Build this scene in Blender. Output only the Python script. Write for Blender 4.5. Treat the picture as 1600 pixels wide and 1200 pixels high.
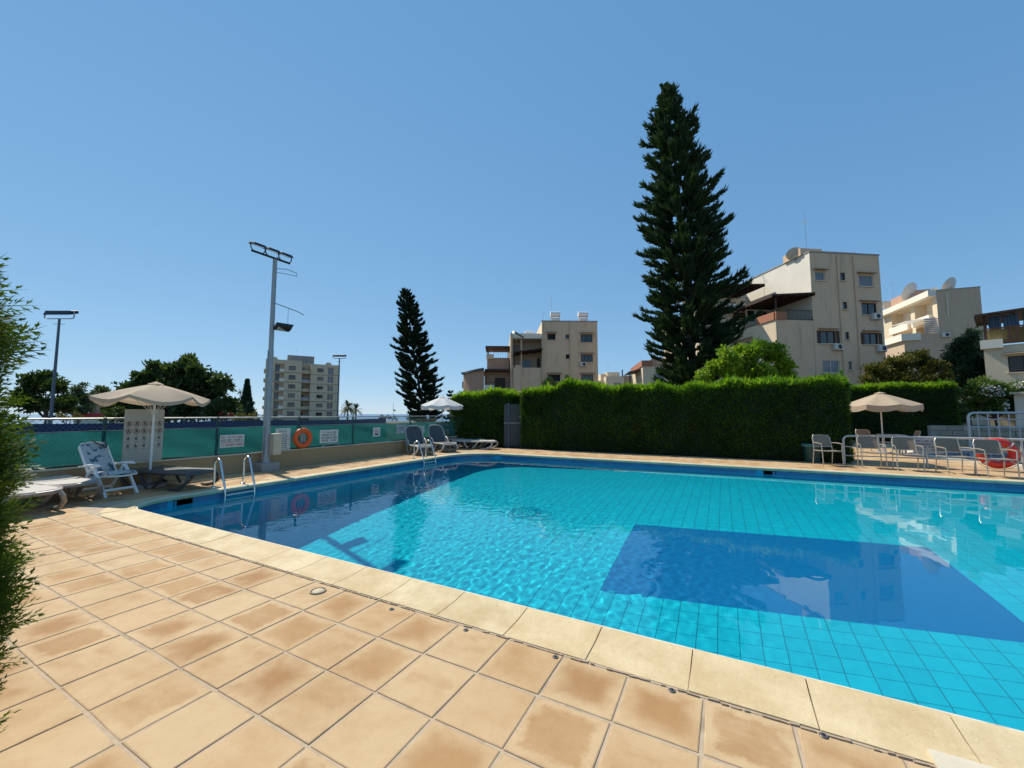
import bpy, bmesh, math, random
import numpy as np
from mathutils import Vector, Matrix

for o in list(bpy.data.objects):
    bpy.data.objects.remove(o)
SC = bpy.context.scene
COL = SC.collection
R = math.radians
rnd = random.Random(7)
rng = np.random.default_rng(11)

# ------------------------------------------------------------------ camera
YAW, PITCH, EYE, FPX = math.atan(330/622), math.atan(47/622), 1.5, 622.0
cam = bpy.data.cameras.new('camera')
cam.sensor_width = 36; cam.lens = 36*FPX/1600; cam.clip_start = .05; cam.clip_end = 60000
camo = bpy.data.objects.new('camera', cam); COL.objects.link(camo)
camo.location = (0, 0, EYE); camo.rotation_euler = (math.pi/2+PITCH, 0, YAW)
SC.camera = camo
# ------------------------------------------------------------------ sky and sun
SUN_EL, SUN_AZ = R(50), R(-16)          # height, and the heading in which shadows run (from +X)
w = bpy.data.worlds.new('World'); SC.world = w; w.use_nodes = True
nt = w.node_tree
sky = nt.nodes.new('ShaderNodeTexSky'); sky.sky_type = 'NISHITA'; sky.sun_disc = False
sky.sun_elevation = SUN_EL
sky.sun_rotation = math.atan2(-math.cos(SUN_AZ), -math.sin(SUN_AZ))
sky.altitude = 0; sky.air_density = .7; sky.dust_density = .0; sky.ozone_density = 1.6
bg = nt.nodes['Background']; bg.inputs[1].default_value = .107
# the same tone curve over the whole sky, as a camera's film response would give
sep = nt.nodes.new('ShaderNodeSeparateColor'); cmb = nt.nodes.new('ShaderNodeCombineColor'); nt.links.new(sky.outputs[0], sep.inputs[0])
for i_, (g_, c_) in enumerate(((.60, 1.163), (.42, 2.12), (.30, 3.38))):
    pw = nt.nodes.new('ShaderNodeMath'); pw.operation = 'POWER'; pw.inputs[1].default_value = g_
    ml = nt.nodes.new('ShaderNodeMath'); ml.operation = 'MULTIPLY'; ml.inputs[1].default_value = c_
    nt.links.new(sep.outputs[i_], pw.inputs[0]); nt.links.new(pw.outputs[0], ml.inputs[0]); nt.links.new(ml.outputs[0], cmb.inputs[i_])
nt.links.new(cmb.outputs[0], bg.inputs[0])
sl = bpy.data.lights.new('sun', 'SUN'); sl.energy = 4.5; sl.angle = R(.53); sl.color = (1, .93, .80)
so = bpy.data.objects.new('sun', sl); COL.objects.link(so)
so.rotation_euler = Vector((-math.cos(SUN_EL)*math.cos(SUN_AZ), -math.cos(SUN_EL)*math.sin(SUN_AZ), math.sin(SUN_EL))).to_track_quat('Z', 'Y').to_euler()
so.location = (-10, 5, 30)
sl.cycles.is_caustics_light = True      # sunlight refracts through the pool water
SC.view_settings.view_transform = 'Standard'; SC.view_settings.look = 'None'
SC.view_settings.exposure = .3; SC.view_settings.gamma = 1
SC.render.engine = 'CYCLES'
SC.cycles.use_denoising = True
SC.cycles.max_bounces = 10; SC.cycles.transparent_max_bounces = 12
SC.cycles.sample_clamp_indirect = 6

# ------------------------------------------------------------------ helpers
FH = Vector((-math.sin(YAW), math.cos(YAW), 0)); RH = Vector((math.cos(YAW), math.sin(YAW), 0))
FW = Vector((FH.x*math.cos(PITCH), FH.y*math.cos(PITCH), math.sin(PITCH))); UP = RH.cross(FW)
EYEV = Vector((0, 0, EYE))
def ray(px, py): return FW + RH*((px-800)/FPX) + UP*((600-py)/FPX)
def at(px, py, d):                       # the point seen at a photo pixel, d metres ahead
    r = ray(px, py); return EYEV + r*(d/r.dot(FH))
def gz(px, py, z=0):                     # the point seen at a photo pixel on a level plane
    r = ray(px, py); return EYEV + r*((z-EYE)/r.z)
def px_at(px, d):
    p = at(px, 647, d); return Vector((p.x, p.y, 0))
def proj(x, y, z):
    q = Vector((x, y, z))-EYEV; f = q.dot(FW)
    return (800+FPX*q.dot(RH)/f, 600-FPX*q.dot(UP)/f) if f > .05 else None

class MB:
    def __init__(s): s.v = []; s.f = []
    def add(s, vs, fs):
        n = len(s.v); s.v += [tuple(v) for v in vs]; s.f += [tuple(i+n for i in f) for f in fs]; return s
    def box(s, c, d, rz=0):
        x, y, z = d[0]/2, d[1]/2, d[2]/2; ca, sa = math.cos(rz), math.sin(rz)
        vs = [(c[0]+a*x*ca-b*y*sa, c[1]+a*x*sa+b*y*ca, c[2]+e*z) for e in (-1, 1) for a, b in ((-1, -1), (1, -1), (1, 1), (-1, 1))]
        return s.add(vs, [(3, 2, 1, 0), (4, 5, 6, 7), (0, 1, 5, 4), (1, 2, 6, 5), (2, 3, 7, 6), (3, 0, 4, 7)])
    def b2(s, x0, x1, y0, y1, z0, z1): return s.box(((x0+x1)/2, (y0+y1)/2, (z0+z1)/2), (abs(x1-x0), abs(y1-y0), abs(z1-z0)))
    def bar(s, p, q, w, h=None):         # rectangular bar from p to q
        h = h or w; p = Vector(p); q = Vector(q); t = (q-p).normalized()
        a = t.cross(Vector((0, 0, 1)))
        a = a.normalized() if a.length > 1e-4 else Vector((1, 0, 0))
        b = a.cross(t).normalized(); a = a*w/2; b = b*h/2
        vs = [e+i*a+j*b for e in (p, q) for i, j in ((-1, -1), (1, -1), (1, 1), (-1, 1))]
        return s.add(vs, [(0, 1, 2, 3), (7, 6, 5, 4), (4, 5, 1, 0), (5, 6, 2, 1), (6, 7, 3, 2), (7, 4, 0, 3)])
    def tube(s, path, r, n=8, cap=True):
        P = [Vector(p) for p in path]; m = len(P); rr = r if hasattr(r, '__len__') else [r]*m
        ref = None; n0 = len(s.v); vs = []
        for i in range(m):
            t = (P[min(i+1, m-1)]-P[max(i-1, 0)]).normalized()
            if ref is None: ref = t.orthogonal().normalized()
            ref = (ref-t*ref.dot(t)).normalized(); b = t.cross(ref)
            vs += [P[i]+(ref*math.cos(k*2*math.pi/n)+b*math.sin(k*2*math.pi/n))*rr[i] for k in range(n)]
        fs = [(i*n+k, i*n+(k+1) % n, (i+1)*n+(k+1) % n, (i+1)*n+k) for i in range(m-1) for k in range(n)]
        if cap: fs += [tuple(range(n-1, -1, -1)), tuple((m-1)*n+k for k in range(n))]
        return s.add(vs, fs)
    def lathe(s, prof, n=20, c=(0, 0, 0)):
        vs = [(c[0]+r*math.cos(2*math.pi*k/n), c[1]+r*math.sin(2*math.pi*k/n), c[2]+z) for r, z in prof for k in range(n)]
        fs = [(i*n+k, i*n+(k+1) % n, (i+1)*n+(k+1) % n, (i+1)*n+k) for i in range(len(prof)-1) for k in range(n)]
        return s.add(vs, fs)
    def slab(s, pts, th):                # thin sheet: grid rows of points, given thickness downwards
        m, n = len(pts), len(pts[0]); vs = [Vector(p) for r in pts for p in r]; vs += [v-Vector((0, 0, th)) for v in vs]
        N = m*n; fs = []
        for i in range(m-1):
            for j in range(n-1):
                a, b, c, d = i*n+j, i*n+j+1, (i+1)*n+j+1, (i+1)*n+j
                fs += [(a, b, c, d), (N+d, N+c, N+b, N+a)]
        for i in range(m-1):
            fs += [(i*n, (i+1)*n, N+(i+1)*n, N+i*n), (N+i*n+n-1, N+(i+1)*n+n-1, (i+1)*n+n-1, i*n+n-1)]
        for j in range(n-1):
            fs += [(j+1, j, N+j, N+j+1), ((m-1)*n+j, (m-1)*n+j+1, N+(m-1)*n+j+1, N+(m-1)*n+j)]
        return s.add(vs, fs)
    def build(s, name, m, parent=None, smooth=False, bevel=0):
        me = bpy.data.meshes.new(name); me.from_pydata(s.v, [], s.f); me.materials.append(m)
        if smooth:
            for p in me.polygons: p.use_smooth = True
            me.set_sharp_from_angle(angle=R(40))
        o = link(name, me, parent)
        if bevel:
            b = o.modifiers.new('bevel', 'BEVEL'); b.width = bevel; b.segments = 2; b.limit_method = 'ANGLE'; b.angle_limit = R(40)
        return o
def link(name, data, parent=None):
    o = bpy.data.objects.new(name, data); COL.objects.link(o)
    if parent is not None: o.parent = parent
    return o
def tag(o, label=None, cat=None, group=None, kind=None):
    for k, v in (('label', label), ('category', cat), ('group', group), ('kind', kind)):
        if v: o[k] = v
    return o
def thing(name, loc, rz, label, cat, group=None):
    o = bpy.data.objects.new(name, None); COL.objects.link(o); o.empty_display_size = .1
    o.location = loc; o.rotation_euler = (0, 0, rz); return tag(o, label, cat, group)
def copy_tree(o, parent=None):
    c = o.copy(); COL.objects.link(c)
    if parent is not None: c.parent = parent
    for ch in [x for x in o.children]: copy_tree(ch, c)
    return c
def npmesh(name, V, F, m, parent=None, smooth=False):
    """fast mesh from numpy arrays; every face has the same number of corners"""
    V = np.asarray(V, np.float32).reshape(-1, 3); F = np.asarray(F, np.int32); k = F.shape[1]
    me = bpy.data.meshes.new(name)
    me.vertices.add(len(V)); me.vertices.foreach_set('co', V.ravel())
    me.loops.add(F.size); me.loops.foreach_set('vertex_index', F.ravel())
    me.polygons.add(len(F)); me.polygons.foreach_set('loop_start', np.arange(0, F.size, k, dtype=np.int32))
    me.polygons.foreach_set('use_smooth', np.full(len(F), smooth))
    me.update(calc_edges=True); me.materials.append(m)
    return link(name, me, parent)
def arc(c, r, a0, a1, n, ax=('x', 'z')):
    i = 'xyz'.index(ax[0]); j = 'xyz'.index(ax[1]); out = []
    for k in range(n+1):
        t = R(a0+(a1-a0)*k/n); p = list(c); p[i] += r*math.cos(t); p[j] += r*math.sin(t); out.append(tuple(p))
    return out

# ------------------------------------------------------------------ materials
class NT:
    def __init__(s, m): s.t = m.node_tree; s.bsdf = s.t.nodes['Principled BSDF']; s.out = s.t.nodes['Material Output']
    def n(s, ty, **kw):
        x = s.t.nodes.new('ShaderNode'+ty)
        for k, v in kw.items():
            if k in x.inputs.keys(): x.inputs[k].default_value = v
            else: setattr(x, k, v)
        return x
    def l(s, a, b): s.t.links.new(a, b)
    def mix(s, f, a, b, bt='MIX'):
        x = s.t.nodes.new('ShaderNodeMix'); x.data_type = 'RGBA'; x.blend_type = bt
        for i, v in ((0, f), (6, a), (7, b)):
            if isinstance(v, (int, float)): x.inputs[i].default_value = v
            elif isinstance(v, tuple): x.inputs[i].default_value = (*v[:3], 1)
            else: s.l(v, x.inputs[i])
        return x.outputs[2]
    def math(s, op, a, b=0, clamp=False):
        x = s.t.nodes.new('ShaderNodeMath'); x.operation = op; x.use_clamp = clamp
        for i, v in ((0, a), (1, b)):
            if isinstance(v, (int, float)): x.inputs[i].default_value = v
            else: s.l(v, x.inputs[i])
        return x.outputs[0]
    def ramp(s, v, lo, hi, a=0., b=1.):
        x = s.t.nodes.new('ShaderNodeMapRange'); x.clamp = True; x.interpolation_type = 'SMOOTHSTEP'
        s.l(v, x.inputs[0])
        for i, q in ((1, lo), (2, hi), (3, a), (4, b)): x.inputs[i].default_value = q
        return x.outputs[0]
    def noise(s, scale, detail=4, co=None, rough=.55):
        x = s.n('TexNoise', Scale=scale, Detail=detail, Roughness=rough)
        if co is not None: s.l(co, x.inputs['Vector'])
        return x.outputs['Fac']
    def pos(s): return s.n('NewGeometry').outputs['Position']
    def objco(s): return s.n('TexCoord').outputs['Object']
    def rand(s):                         # one value per loose piece, also per object
        a = s.n('NewGeometry').outputs['Random Per Island']; b = s.n('ObjectInfo').outputs['Random']
        return s.math('FRACT', s.math('ADD', a, b))
    def bump(s, h, strength=.3, dist=.01):
        x = s.n('Bump', Strength=strength, Distance=dist); s.l(h, x.inputs['Height']); s.l(x.outputs[0], s.bsdf.inputs['Normal'])
def mat(name, col, rough=.6, metal=0, vary=0, scale=6, bump=0, bdist=.004, spec=None, dirt=None, isl=0):
    m = bpy.data.materials.new(name); m.use_nodes = True; q = NT(m)
    q.bsdf.inputs['Roughness'].default_value = rough; q.bsdf.inputs['Metallic'].default_value = metal
    q.bsdf.inputs['Base Color'].default_value = (*col, 1)
    if spec is not None: q.bsdf.inputs['Specular IOR Level'].default_value = spec
    if vary or bump or isl:
        p = q.pos(); n1 = q.noise(scale, 5, p)
        c = q.mix(n1, tuple(x*(1-vary) for x in col), tuple(min(1, x*(1+vary)) for x in col))
        if isl: c = q.mix(q.rand(), c, q.mix(1., c, tuple([1-isl]*3), 'MULTIPLY'))
        if dirt:
            c = q.mix(q.ramp(q.noise(dirt[1], 6, p, .65), .5, .75, 0, dirt[2]), c, dirt[0])
        q.l(c, q.bsdf.inputs['Base Color'])
        if bump: q.bump(q.noise(scale*7, 4, p), bump, bdist)
    return m
def leafmat(name, c1, c2, trans=.35, rough=.55, brown=0):
    m = bpy.data.materials.new(name); m.use_nodes = True; q = NT(m)
    r = q.rand(); big = q.ramp(q.noise(.9, 3, q.pos()), .35, .65)
    c = q.mix(q.math('MULTIPLY', q.math('ADD', r, big), .5), c1, c2)
    if brown:
        c = q.mix(q.ramp(q.noise(1.1, 5, q.pos(), .65), .5, .72, 0, brown), c, (.085, .065, .022))
        c = q.mix(q.ramp(q.noise(3.5, 4, q.pos(), .6), .5, .7, 0, brown), c, tuple(x*.45 for x in c1))
    q.l(c, q.bsdf.inputs['Base Color']); q.bsdf.inputs['Roughness'].default_value = rough
    q.bsdf.inputs['Specular IOR Level'].default_value = .25
    t = q.n('BsdfTranslucent'); q.l(q.mix(1., c, (1.25, 1.3, .5), 'MULTIPLY'), t.inputs[0])
    x = q.n('MixShader'); x.inputs[0].default_value = trans
    q.l(q.bsdf.outputs[0], x.inputs[1]); q.l(t.outputs[0], x.inputs[2]); q.l(x.outputs[0], q.out.inputs[0])
    return m
def plaster(name, col, stain=(.25, .2, .15), amt=.45):
    m = bpy.data.materials.new(name); m.use_nodes = True; q = NT(m); p = q.pos()
    mp = q.n('Mapping'); q.l(p, mp.inputs[0]); mp.inputs['Scale'].default_value = (1.6, 1.6, .22)
    streak = q.ramp(q.noise(1.3, 6, mp.outputs[0], .6), .52, .78, 0, amt)
    c = q.mix(q.noise(.8, 5, p), tuple(x*.88 for x in col), tuple(min(1, x*1.08) for x in col))
    c = q.mix(streak, c, stain); q.l(c, q.bsdf.inputs['Base Color']); q.bsdf.inputs['Roughness'].default_value = .9
    q.bsdf.inputs['Specular IOR Level'].default_value = .2
    q.bump(q.noise(30, 3, p), .25, .01); return m
M = {}
M['white'] = mat('white_plastic', (.78, .77, .74), .4, vary=.06, scale=5)
M['offwhite'] = mat('offwhite_plastic', (.62, .6, .55), .45, vary=.06)
M['taupe'] = mat('taupe_resin', (.30, .24, .20), .45, vary=.08)
M['greyresin'] = mat('grey_resin', (.46, .43, .40), .42, vary=.08)
M['darkresin'] = mat('dark_resin', (.075, .065, .062), .4, vary=.1)
M['slingpale'] = mat('pale_sling', (.42, .385, .34), .75, vary=.06, scale=40)
M['slingdark'] = mat('dark_sling', (.082, .078, .074), .7, vary=.1, scale=40)
M['slingbrown'] = mat('brown_sling', (.24, .18, .13), .7, vary=.1, scale=40)
M['alu'] = mat('champagne_aluminium', (.50, .43, .35), .38, .55, vary=.06)
M['steel'] = mat('polished_steel', (.72, .71, .69), .18, 1.0)
M['galv'] = mat('galvanised_steel', (.36, .36, .35), .5, .35, vary=.15, scale=4)
M['railpaint'] = mat('pale_rail_paint', (.55, .53, .50), .4, .3, vary=.08)
M['bluepole'] = mat('blue_grey_pole', (.10, .13, .17), .5, .2, vary=.1)
M['black'] = mat('black_metal', (.012, .012, .014), .45)
M['glassgrey'] = mat('lamp_glass', (.35, .37, .38), .12)
M['green_post'] = mat('green_post', (.01, .055, .05), .5)
M['wire'] = mat('green_wire', (.03, .14, .12), .5)
M['concrete'] = mat('concrete', (.34, .32, .30), .9, vary=.15, scale=5, bump=.3, dirt=((.16, .14, .12), 3, .6))
M['wallcream'] = plaster('cream_wall', (.42, .29, .155), (.22, .15, .08), .3)
M['walltop'] = mat('wall_capping', (.60, .52, .38), .8, vary=.1)
M['canvas'] = mat('beige_canvas', (.56, .44, .31), .85, vary=.06, scale=3)
M['canvas_white'] = mat('white_canvas', (.72, .72, .70), .8, vary=.04, scale=3)
for k in ('canvas', 'canvas_white'):
    q = NT(M[k]); t = q.n('BsdfTranslucent'); t.inputs[0].default_value = (.55, .42, .30, 1) if k == 'canvas' else (.7, .7, .68, 1)
    x = q.n('MixShader'); x.inputs[0].default_value = .3
    q.l(q.bsdf.outputs[0], x.inputs[1]); q.l(t.outputs[0], x.inputs[2]); q.l(x.outputs[0], q.out.inputs[0])
M['signwhite'] = mat('sign_white', (.66, .64, .58), .5, vary=.05)
M['signgrey'] = mat('sign_grey', (.42, .43, .44), .5, vary=.06)
M['ink'] = mat('sign_ink', (.03, .03, .04), .6)
M['inkred'] = mat('sign_red', (.42, .03, .03), .6)
M['buoy'] = mat('orange_buoy', (.78, .11, .02), .45, vary=.08, scale=9)
M['buoyred'] = mat('red_buoy', (.62, .03, .015), .45, vary=.08, scale=9)
M['rope'] = mat('rope', (.55, .40, .18), .8)
M['navy'] = mat('navy_windscreen', (.004, .012, .10), .7, vary=.2, scale=2)
M['soil'] = mat('soil', (.11, .09, .055), .95, vary=.3, scale=2, bump=.4, bdist=.02, dirt=((.06, .08, .02), 1.2, .7))
M['bark'] = mat('bark', (.07, .05, .035), .9, vary=.3, scale=9, bump=.6, bdist=.02)
M['hedge'] = leafmat('hedge_leaf', (.03, .07, .012), (.115, .21, .02), .34, brown=.6)
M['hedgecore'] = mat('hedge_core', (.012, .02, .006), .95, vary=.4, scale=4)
M['shoot_backlit'] = leafmat('backlit_young_shoot', (.11, .23, .012), (.28, .43, .035), .55)  # new-growth green, brightened so the colour carries the backlight on hedge tops
M['pine'] = leafmat('pine_leaf', (.022, .055, .026), (.06, .10, .045), .22)
M['pine2'] = leafmat('far_pine_leaf', (.014, .04, .024), (.032, .065, .036), .12)
M['dark'] = leafmat('dark_leaf', (.03, .06, .022), (.08, .12, .04), .3, .4)
M['mid'] = leafmat('mid_leaf', (.025, .05, .012), (.07, .10, .022), .28)
M['pale'] = leafmat('pale_leaf', (.06, .09, .045), (.10, .13, .06), .25)
M['bright'] = leafmat('bright_leaf', (.12, .23, .016), (.28, .40, .045), .45)
M['olive'] = leafmat('olive_leaf', (.06, .085, .015), (.17, .14, .035), .3)
M['palm'] = leafmat('palm_leaf', (.03, .055, .02), (.07, .10, .03), .2)
M['oleander'] = leafmat('oleander_leaf', (.06, .11, .025), (.15, .22, .06), .35)
M['petal'] = mat('white_petal', (.75, .73, .66), .7)
M['redpetal'] = mat('red_petal', (.35, .03, .03), .7)
M['glass'] = mat('window_glass', (.018, .022, .028), .08, spec=.8)
M['glasspale'] = mat('curtained_glass', (.16, .16, .17), .15, spec=.7)
M['frame'] = mat('brown_frame', (.05, .03, .022), .6)
M['framew'] = mat('white_frame', (.6, .58, .54), .5)
M['shutter'] = mat('brown_shutter', (.055, .028, .02), .65)
M['timber'] = mat('dark_timber', (.055, .028, .020), .7, vary=.2, scale=5)
M['terra'] = mat('terracotta', (.40, .16, .09), .8, vary=.15)
M['curtain'] = mat('blue_curtain', (.10, .16, .24), .85, vary=.1)
# ------------------------------------------------------------------ ground, sea
def sheet(name, outer, holes, z, m):
    bm = bmesh.new(); es = []
    for loop in [outer]+holes:
        vs = [bm.verts.new((p[0], p[1], p[2] if len(p) > 2 else z)) for p in loop]
        es += [bm.edges.new((vs[i], vs[(i+1) % len(vs)])) for i in range(len(vs))]
    bmesh.ops.triangle_fill(bm, use_beauty=True, edges=es, normal=(0, 0, 1))
    bmesh.ops.recalc_face_normals(bm, faces=bm.faces)
    for f in bm.faces:
        if f.normal.z < 0: f.normal_flip()
    me = bpy.data.meshes.new(name); bm.to_mesh(me); bm.free(); me.materials.append(m); return link(name, me)
PX0, PX1, PY0, PY1, WLZ = -8.85, 9.5, 2.82, 13.15, -.15
CW = .375                                # coping width
def pool_loop(off, n=10):
    """rounded pool outline, moved outwards by off; from the near right corner clockwise"""
    pts = []
    for cx, cy, r, a0 in ((PX0+.8, PY0+.8, .8, 270), (PX0+1.5, PY1-1.5, 1.5, 180), (PX1-.8, PY1-.8, .8, 90), (PX1-.8, PY0+.8, .8, 0)):
        for k in range(n+1):
            t = R(a0-90*k/n); pts.append((cx+(r+off)*math.cos(t), cy+(r+off)*math.sin(t)))
    return pts
KC, KR = (10.7, 20.4), (4.15, 4.3)       # children's pool
def kid_loop(off, n=40): return [(KC[0]+(KR[0]+off)*math.cos(2*math.pi*k/n), KC[1]+(KR[1]+off)*math.sin(2*math.pi*k/n)) for k in range(n)]

terr = []
def tz(d): return -.06 if d < 90 else -.06-8*min(1, (d-90)/260)**1.2
NR, NA = 18, 48
rad = [0.0]+[20*(1.32**i) for i in range(NR)]
V = []; F = []
for i, r_ in enumerate(rad):
    for k in range(NA): V.append((r_*math.cos(2*math.pi*k/NA), r_*math.sin(2*math.pi*k/NA), tz(r_)))
# the ring around the pools is left open
g = sheet('ground', [(420*math.cos(2*math.pi*k/64), 420*math.sin(2*math.pi*k/64), tz(420)) for k in range(64)],
          [[(90*math.cos(2*math.pi*k/48), 90*math.sin(2*math.pi*k/48), -.06) for k in range(48)]], 0, M['soil'])
g2 = sheet('soil_bed', [(90*math.cos(2*math.pi*k/48), 90*math.sin(2*math.pi*k/48), -.06) for k in range(48)], [pool_loop(.2), kid_loop(.1)], -.06, M['soil'])
for o in (g, g2): tag(o, 'dark earth ground behind the pool fences', kind='structure')
m = mat('sea_water', (.02, .09, .17), .25); q = NT(m); q.bump(q.noise(.05, 4, q.pos()), .6, 2.)
me = MB().add([(-40000, -40000, -7.), (40000, -40000, -7.), (40000, 40000, -7.), (-40000, 40000, -7.)], [(0, 1, 2, 3)]).build('sea', m)
tag(me, 'blue sea along the horizon beyond the town', kind='structure')

# ------------------------------------------------------------------ deck and paving tiles
m = mat('mortar', (.44, .34, .235), .95, vary=.25, scale=14, bump=.5, bdist=.004, dirt=((.20, .155, .11), 3, .8)); MORTAR = m
deck = sheet('pool_deck', [(-10.98, -4), (14, -4), (14, 15.62), (22, 15.62), (22, 27), (3.4, 27), (3.4, 15.62), (-10.98, 15.62)],
             [pool_loop(CW-.03), kid_loop(.1)], 0, m)
tag(deck, 'sandy coloured tiled deck around the swimming pool', kind='structure')
def tilemat():
    m = bpy.data.materials.new('sandstone_tile'); m.use_nodes = True; q = NT(m)
    uv = q.n('UVMap').outputs[0]; sp = q.n('SeparateXYZ'); q.l(uv, sp.inputs[0])
    r = q.rand(); p = q.pos()
    off = q.n('VectorMath', operation='ADD'); q.l(p, off.inputs[0])
    cb = q.n('CombineXYZ'); q.l(q.math('MULTIPLY', r, 57.), cb.inputs[2]); q.l(cb.outputs[0], off.inputs[1])
    n1 = q.noise(2.6, 3, off.outputs[0]); n2 = q.noise(9, 5, off.outputs[0], .65); n3 = q.noise(120, 3, p)
    ex = q.math('MINIMUM', sp.outputs[0], q.math('SUBTRACT', 1., sp.outputs[0]))
    ey = q.math('MINIMUM', sp.outputs[1], q.math('SUBTRACT', 1., sp.outputs[1]))
    edge = q.math('MINIMUM', ex, ey)     # 0 at the tile edge, .5 in the middle
    e2 = q.math('ADD', edge, q.math('MULTIPLY', q.math('SUBTRACT', q.noise(3.4, 4, off.outputs[0], .6), .5), .75))
    e3 = q.math('ADD', edge, q.math('MULTIPLY', q.math('SUBTRACT', q.noise(6.5, 8, off.outputs[0], .75), .5), .5))
    pick = q.ramp(q.math('FRACT', q.math('MULTIPLY', r, 13.7)), .45, .6)
    mx = q.n('Mix'); mx.data_type = 'FLOAT'; q.l(pick, mx.inputs[0]); q.l(q.ramp(e2, -.06, .40), mx.inputs[2]); q.l(q.ramp(e3, .06, .17, 0, .8), mx.inputs[3]); inner = mx.outputs[0]
    mp = q.n('Mapping'); q.l(off.outputs[0], mp.inputs[0]); mp.inputs['Scale'].default_value = (1., 2.4, 1.)
    n1 = q.noise(2.2, 6, mp.outputs[0], .62)
    blot = q.ramp(q.math('ADD', n1, q.math('MULTIPLY', q.math('SUBTRACT', r, .5), .75)), .25, .72)
    f = q.math('MULTIPLY', inner, blot)
    base = q.mix(n2, (.46, .32, .175), (.60, .445, .265))
    r2 = q.math('FRACT', q.math('MULTIPLY', r, 7.3))
    base = q.mix(q.math('MULTIPLY', r2, .5), base, (.50, .33, .175))
    c = q.mix(q.math('MULTIPLY', f, .86), base, q.mix(r2, (.33, .17, .065), (.41, .235, .10)))
    rim = q.ramp(q.math('ADD', edge, q.math('MULTIPLY', q.math('SUBTRACT', n2, .5), .09)), .0, .03, .5, 0)
    c = q.mix(rim, c, (.34, .235, .15))
    c = q.mix(q.ramp(q.noise(1.1, 6, p, .7), .42, .70, 0, .7), c, q.mix(1., c, (.78, .68, .56), 'MULTIPLY'))
    c = q.mix(q.ramp(q.noise(26, 6, p, .75), .60, .72, 0, .45), c, (.30, .20, .11))
    c = q.mix(q.ramp(q.noise(7, 6, off.outputs[0], .8), .66, .74, 0, .5), c, (.70, .60, .44))
    c = q.mix(q.ramp(n3, .68, .8, 0, .35), c, (.25, .17, .1))
    q.l(c, q.bsdf.inputs['Base Color']); q.bsdf.inputs['Roughness'].default_value = .8
    q.bsdf.inputs['Specular IOR Level'].default_value = .22
    h = q.math('ADD', q.math('MULTIPLY', n2, .6), q.math('MULTIPLY', q.noise(45, 4, p), .4)); q.bump(h, .35, .008)
    return m
TILE = tilemat()
def tile_geo(w, d, h, seed):
    """one paving tile: worn corners, rounded edge"""
    rr = random.Random(seed); vs = []; n = 3
    for lvl, ins, z in ((0, 0, -.012), (1, 0, h-.002), (2, .005, h)):
        for i, (sx, sy) in enumerate(((-1, -1), (1, -1), (1, 1), (-1, 1))):
            j = random.Random(seed*31+i)
            jx, jy = j.uniform(0, .005), j.uniform(0, .005)
            vs.append((sx*(w/2-ins-jx), sy*(d/2-ins-jy), z))
    fs = [(8, 9, 10, 11)]+[(l*4+i, l*4+(i+1) % 4, (l+1)*4+(i+1) % 4, (l+1)*4+i) for l in (0, 1) for i in range(4)]
    return vs, fs
def set_uv(me, w, d, centers=None):
    uv = me.uv_layers.new(name='UVMap'); nv = len(me.vertices); co = np.empty(nv*3); me.vertices.foreach_get('co', co); co = co.reshape(-1, 3)
    li = np.empty(len(me.loops), np.int32); me.loops.foreach_get('vertex_index', li)
    c = np.zeros((nv, 2)) if centers is None else centers
    U = (co[:, :2]-c)/np.array([w, d])+.5
    uv.data.foreach_set('uv', U[li].astype(np.float32).ravel())
TP, TG = .392, .011
spots = []
def inside_coping(x, y, off):            # is (x,y) inside the pool outline moved outwards by off
    if not (PX0-off < x < PX1+off and PY0-off < y < PY1+off): return False
    for cx, cy, r, sx, sy in ((PX0+.8, PY0+.8, .8, -1, -1), (PX0+1.5, PY1-1.5, 1.5, -1, 1)):
        if (x-cx)*sx > 0 and (y-cy)*sy > 0: return math.hypot(x-cx, y-cy) < r+off
    return True
def clear(x, y, hx=TP/2-.02): return not any(inside_coping(x+a*hx, y+b*hx, CW) for a in (-1, 0, 1) for b in (-1, 0, 1))
yN = PY0-CW-.008
for i in range(-22, 12):
    for j in range(0, 12):               # near side: rows from the coping towards the viewer
        x, y = -1.71+TP*(i+.5), yN-TP*(j+.5)
        if x > -10.85: spots.append((x, y))
for j in range(0, 36):                   # strip along the fence
    for i in range(0, 5):
        x, y = PX0-CW-.02-TP*(i+.5), yN+TP*(j+.5)
        if x > -10.85 and y < 15.5 and (y < PY1+CW or True) and clear(x, y): spots.append((x, y))
for i in range(0, 44):                   # far side
    for j in range(0, 5):
        x, y = PX0-CW-.02+TP*(i+.5), PY1+CW+.012+TP*(j+.5)
        if x < 9.5: spots.append((x, y))
for x0 in range(0, 9):
    for j in range(0, 28):
        x, y = 3.55+TP*(x0+.5), 15.62+TP*(j+.5)
        if ((x-KC[0])/(KR[0]+.6))**2+((y-KC[1])/(KR[1]+.6))**2 > 1: spots.append((x, y))
def shown_area(x, y, s=TP/2, z=0):
    q = [proj(x+a*s, y+b*s, z) for a, b in ((-1, -1), (1, -1), (1, 1), (-1, 1))]
    if any(p is None for p in q): return 0
    if all(p[0] < 40 or p[0] > 1600 or p[1] > 1200 for p in q): return 0
    if x < -2.2 and y < .75 and abs(x) > 5.5*abs(y-.0)+2: return .01
    return abs(sum(q[i][0]*q[(i+1) % 4][1]-q[(i+1) % 4][0]*q[i][1] for i in range(4)))/2
spots = [p for p in spots if p[1] > -1.5]
spots.sort(key=lambda p: -shown_area(*p))
variants = []
for s in range(10):
    vs, fs = tile_geo(TP-TG, TP-TG, .004, s); me = bpy.data.meshes.new('paving_tile'); me.from_pydata(vs, [], fs)
    me.materials.append(TILE); set_uv(me, TP-TG, TP-TG); variants.append(me)
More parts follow.
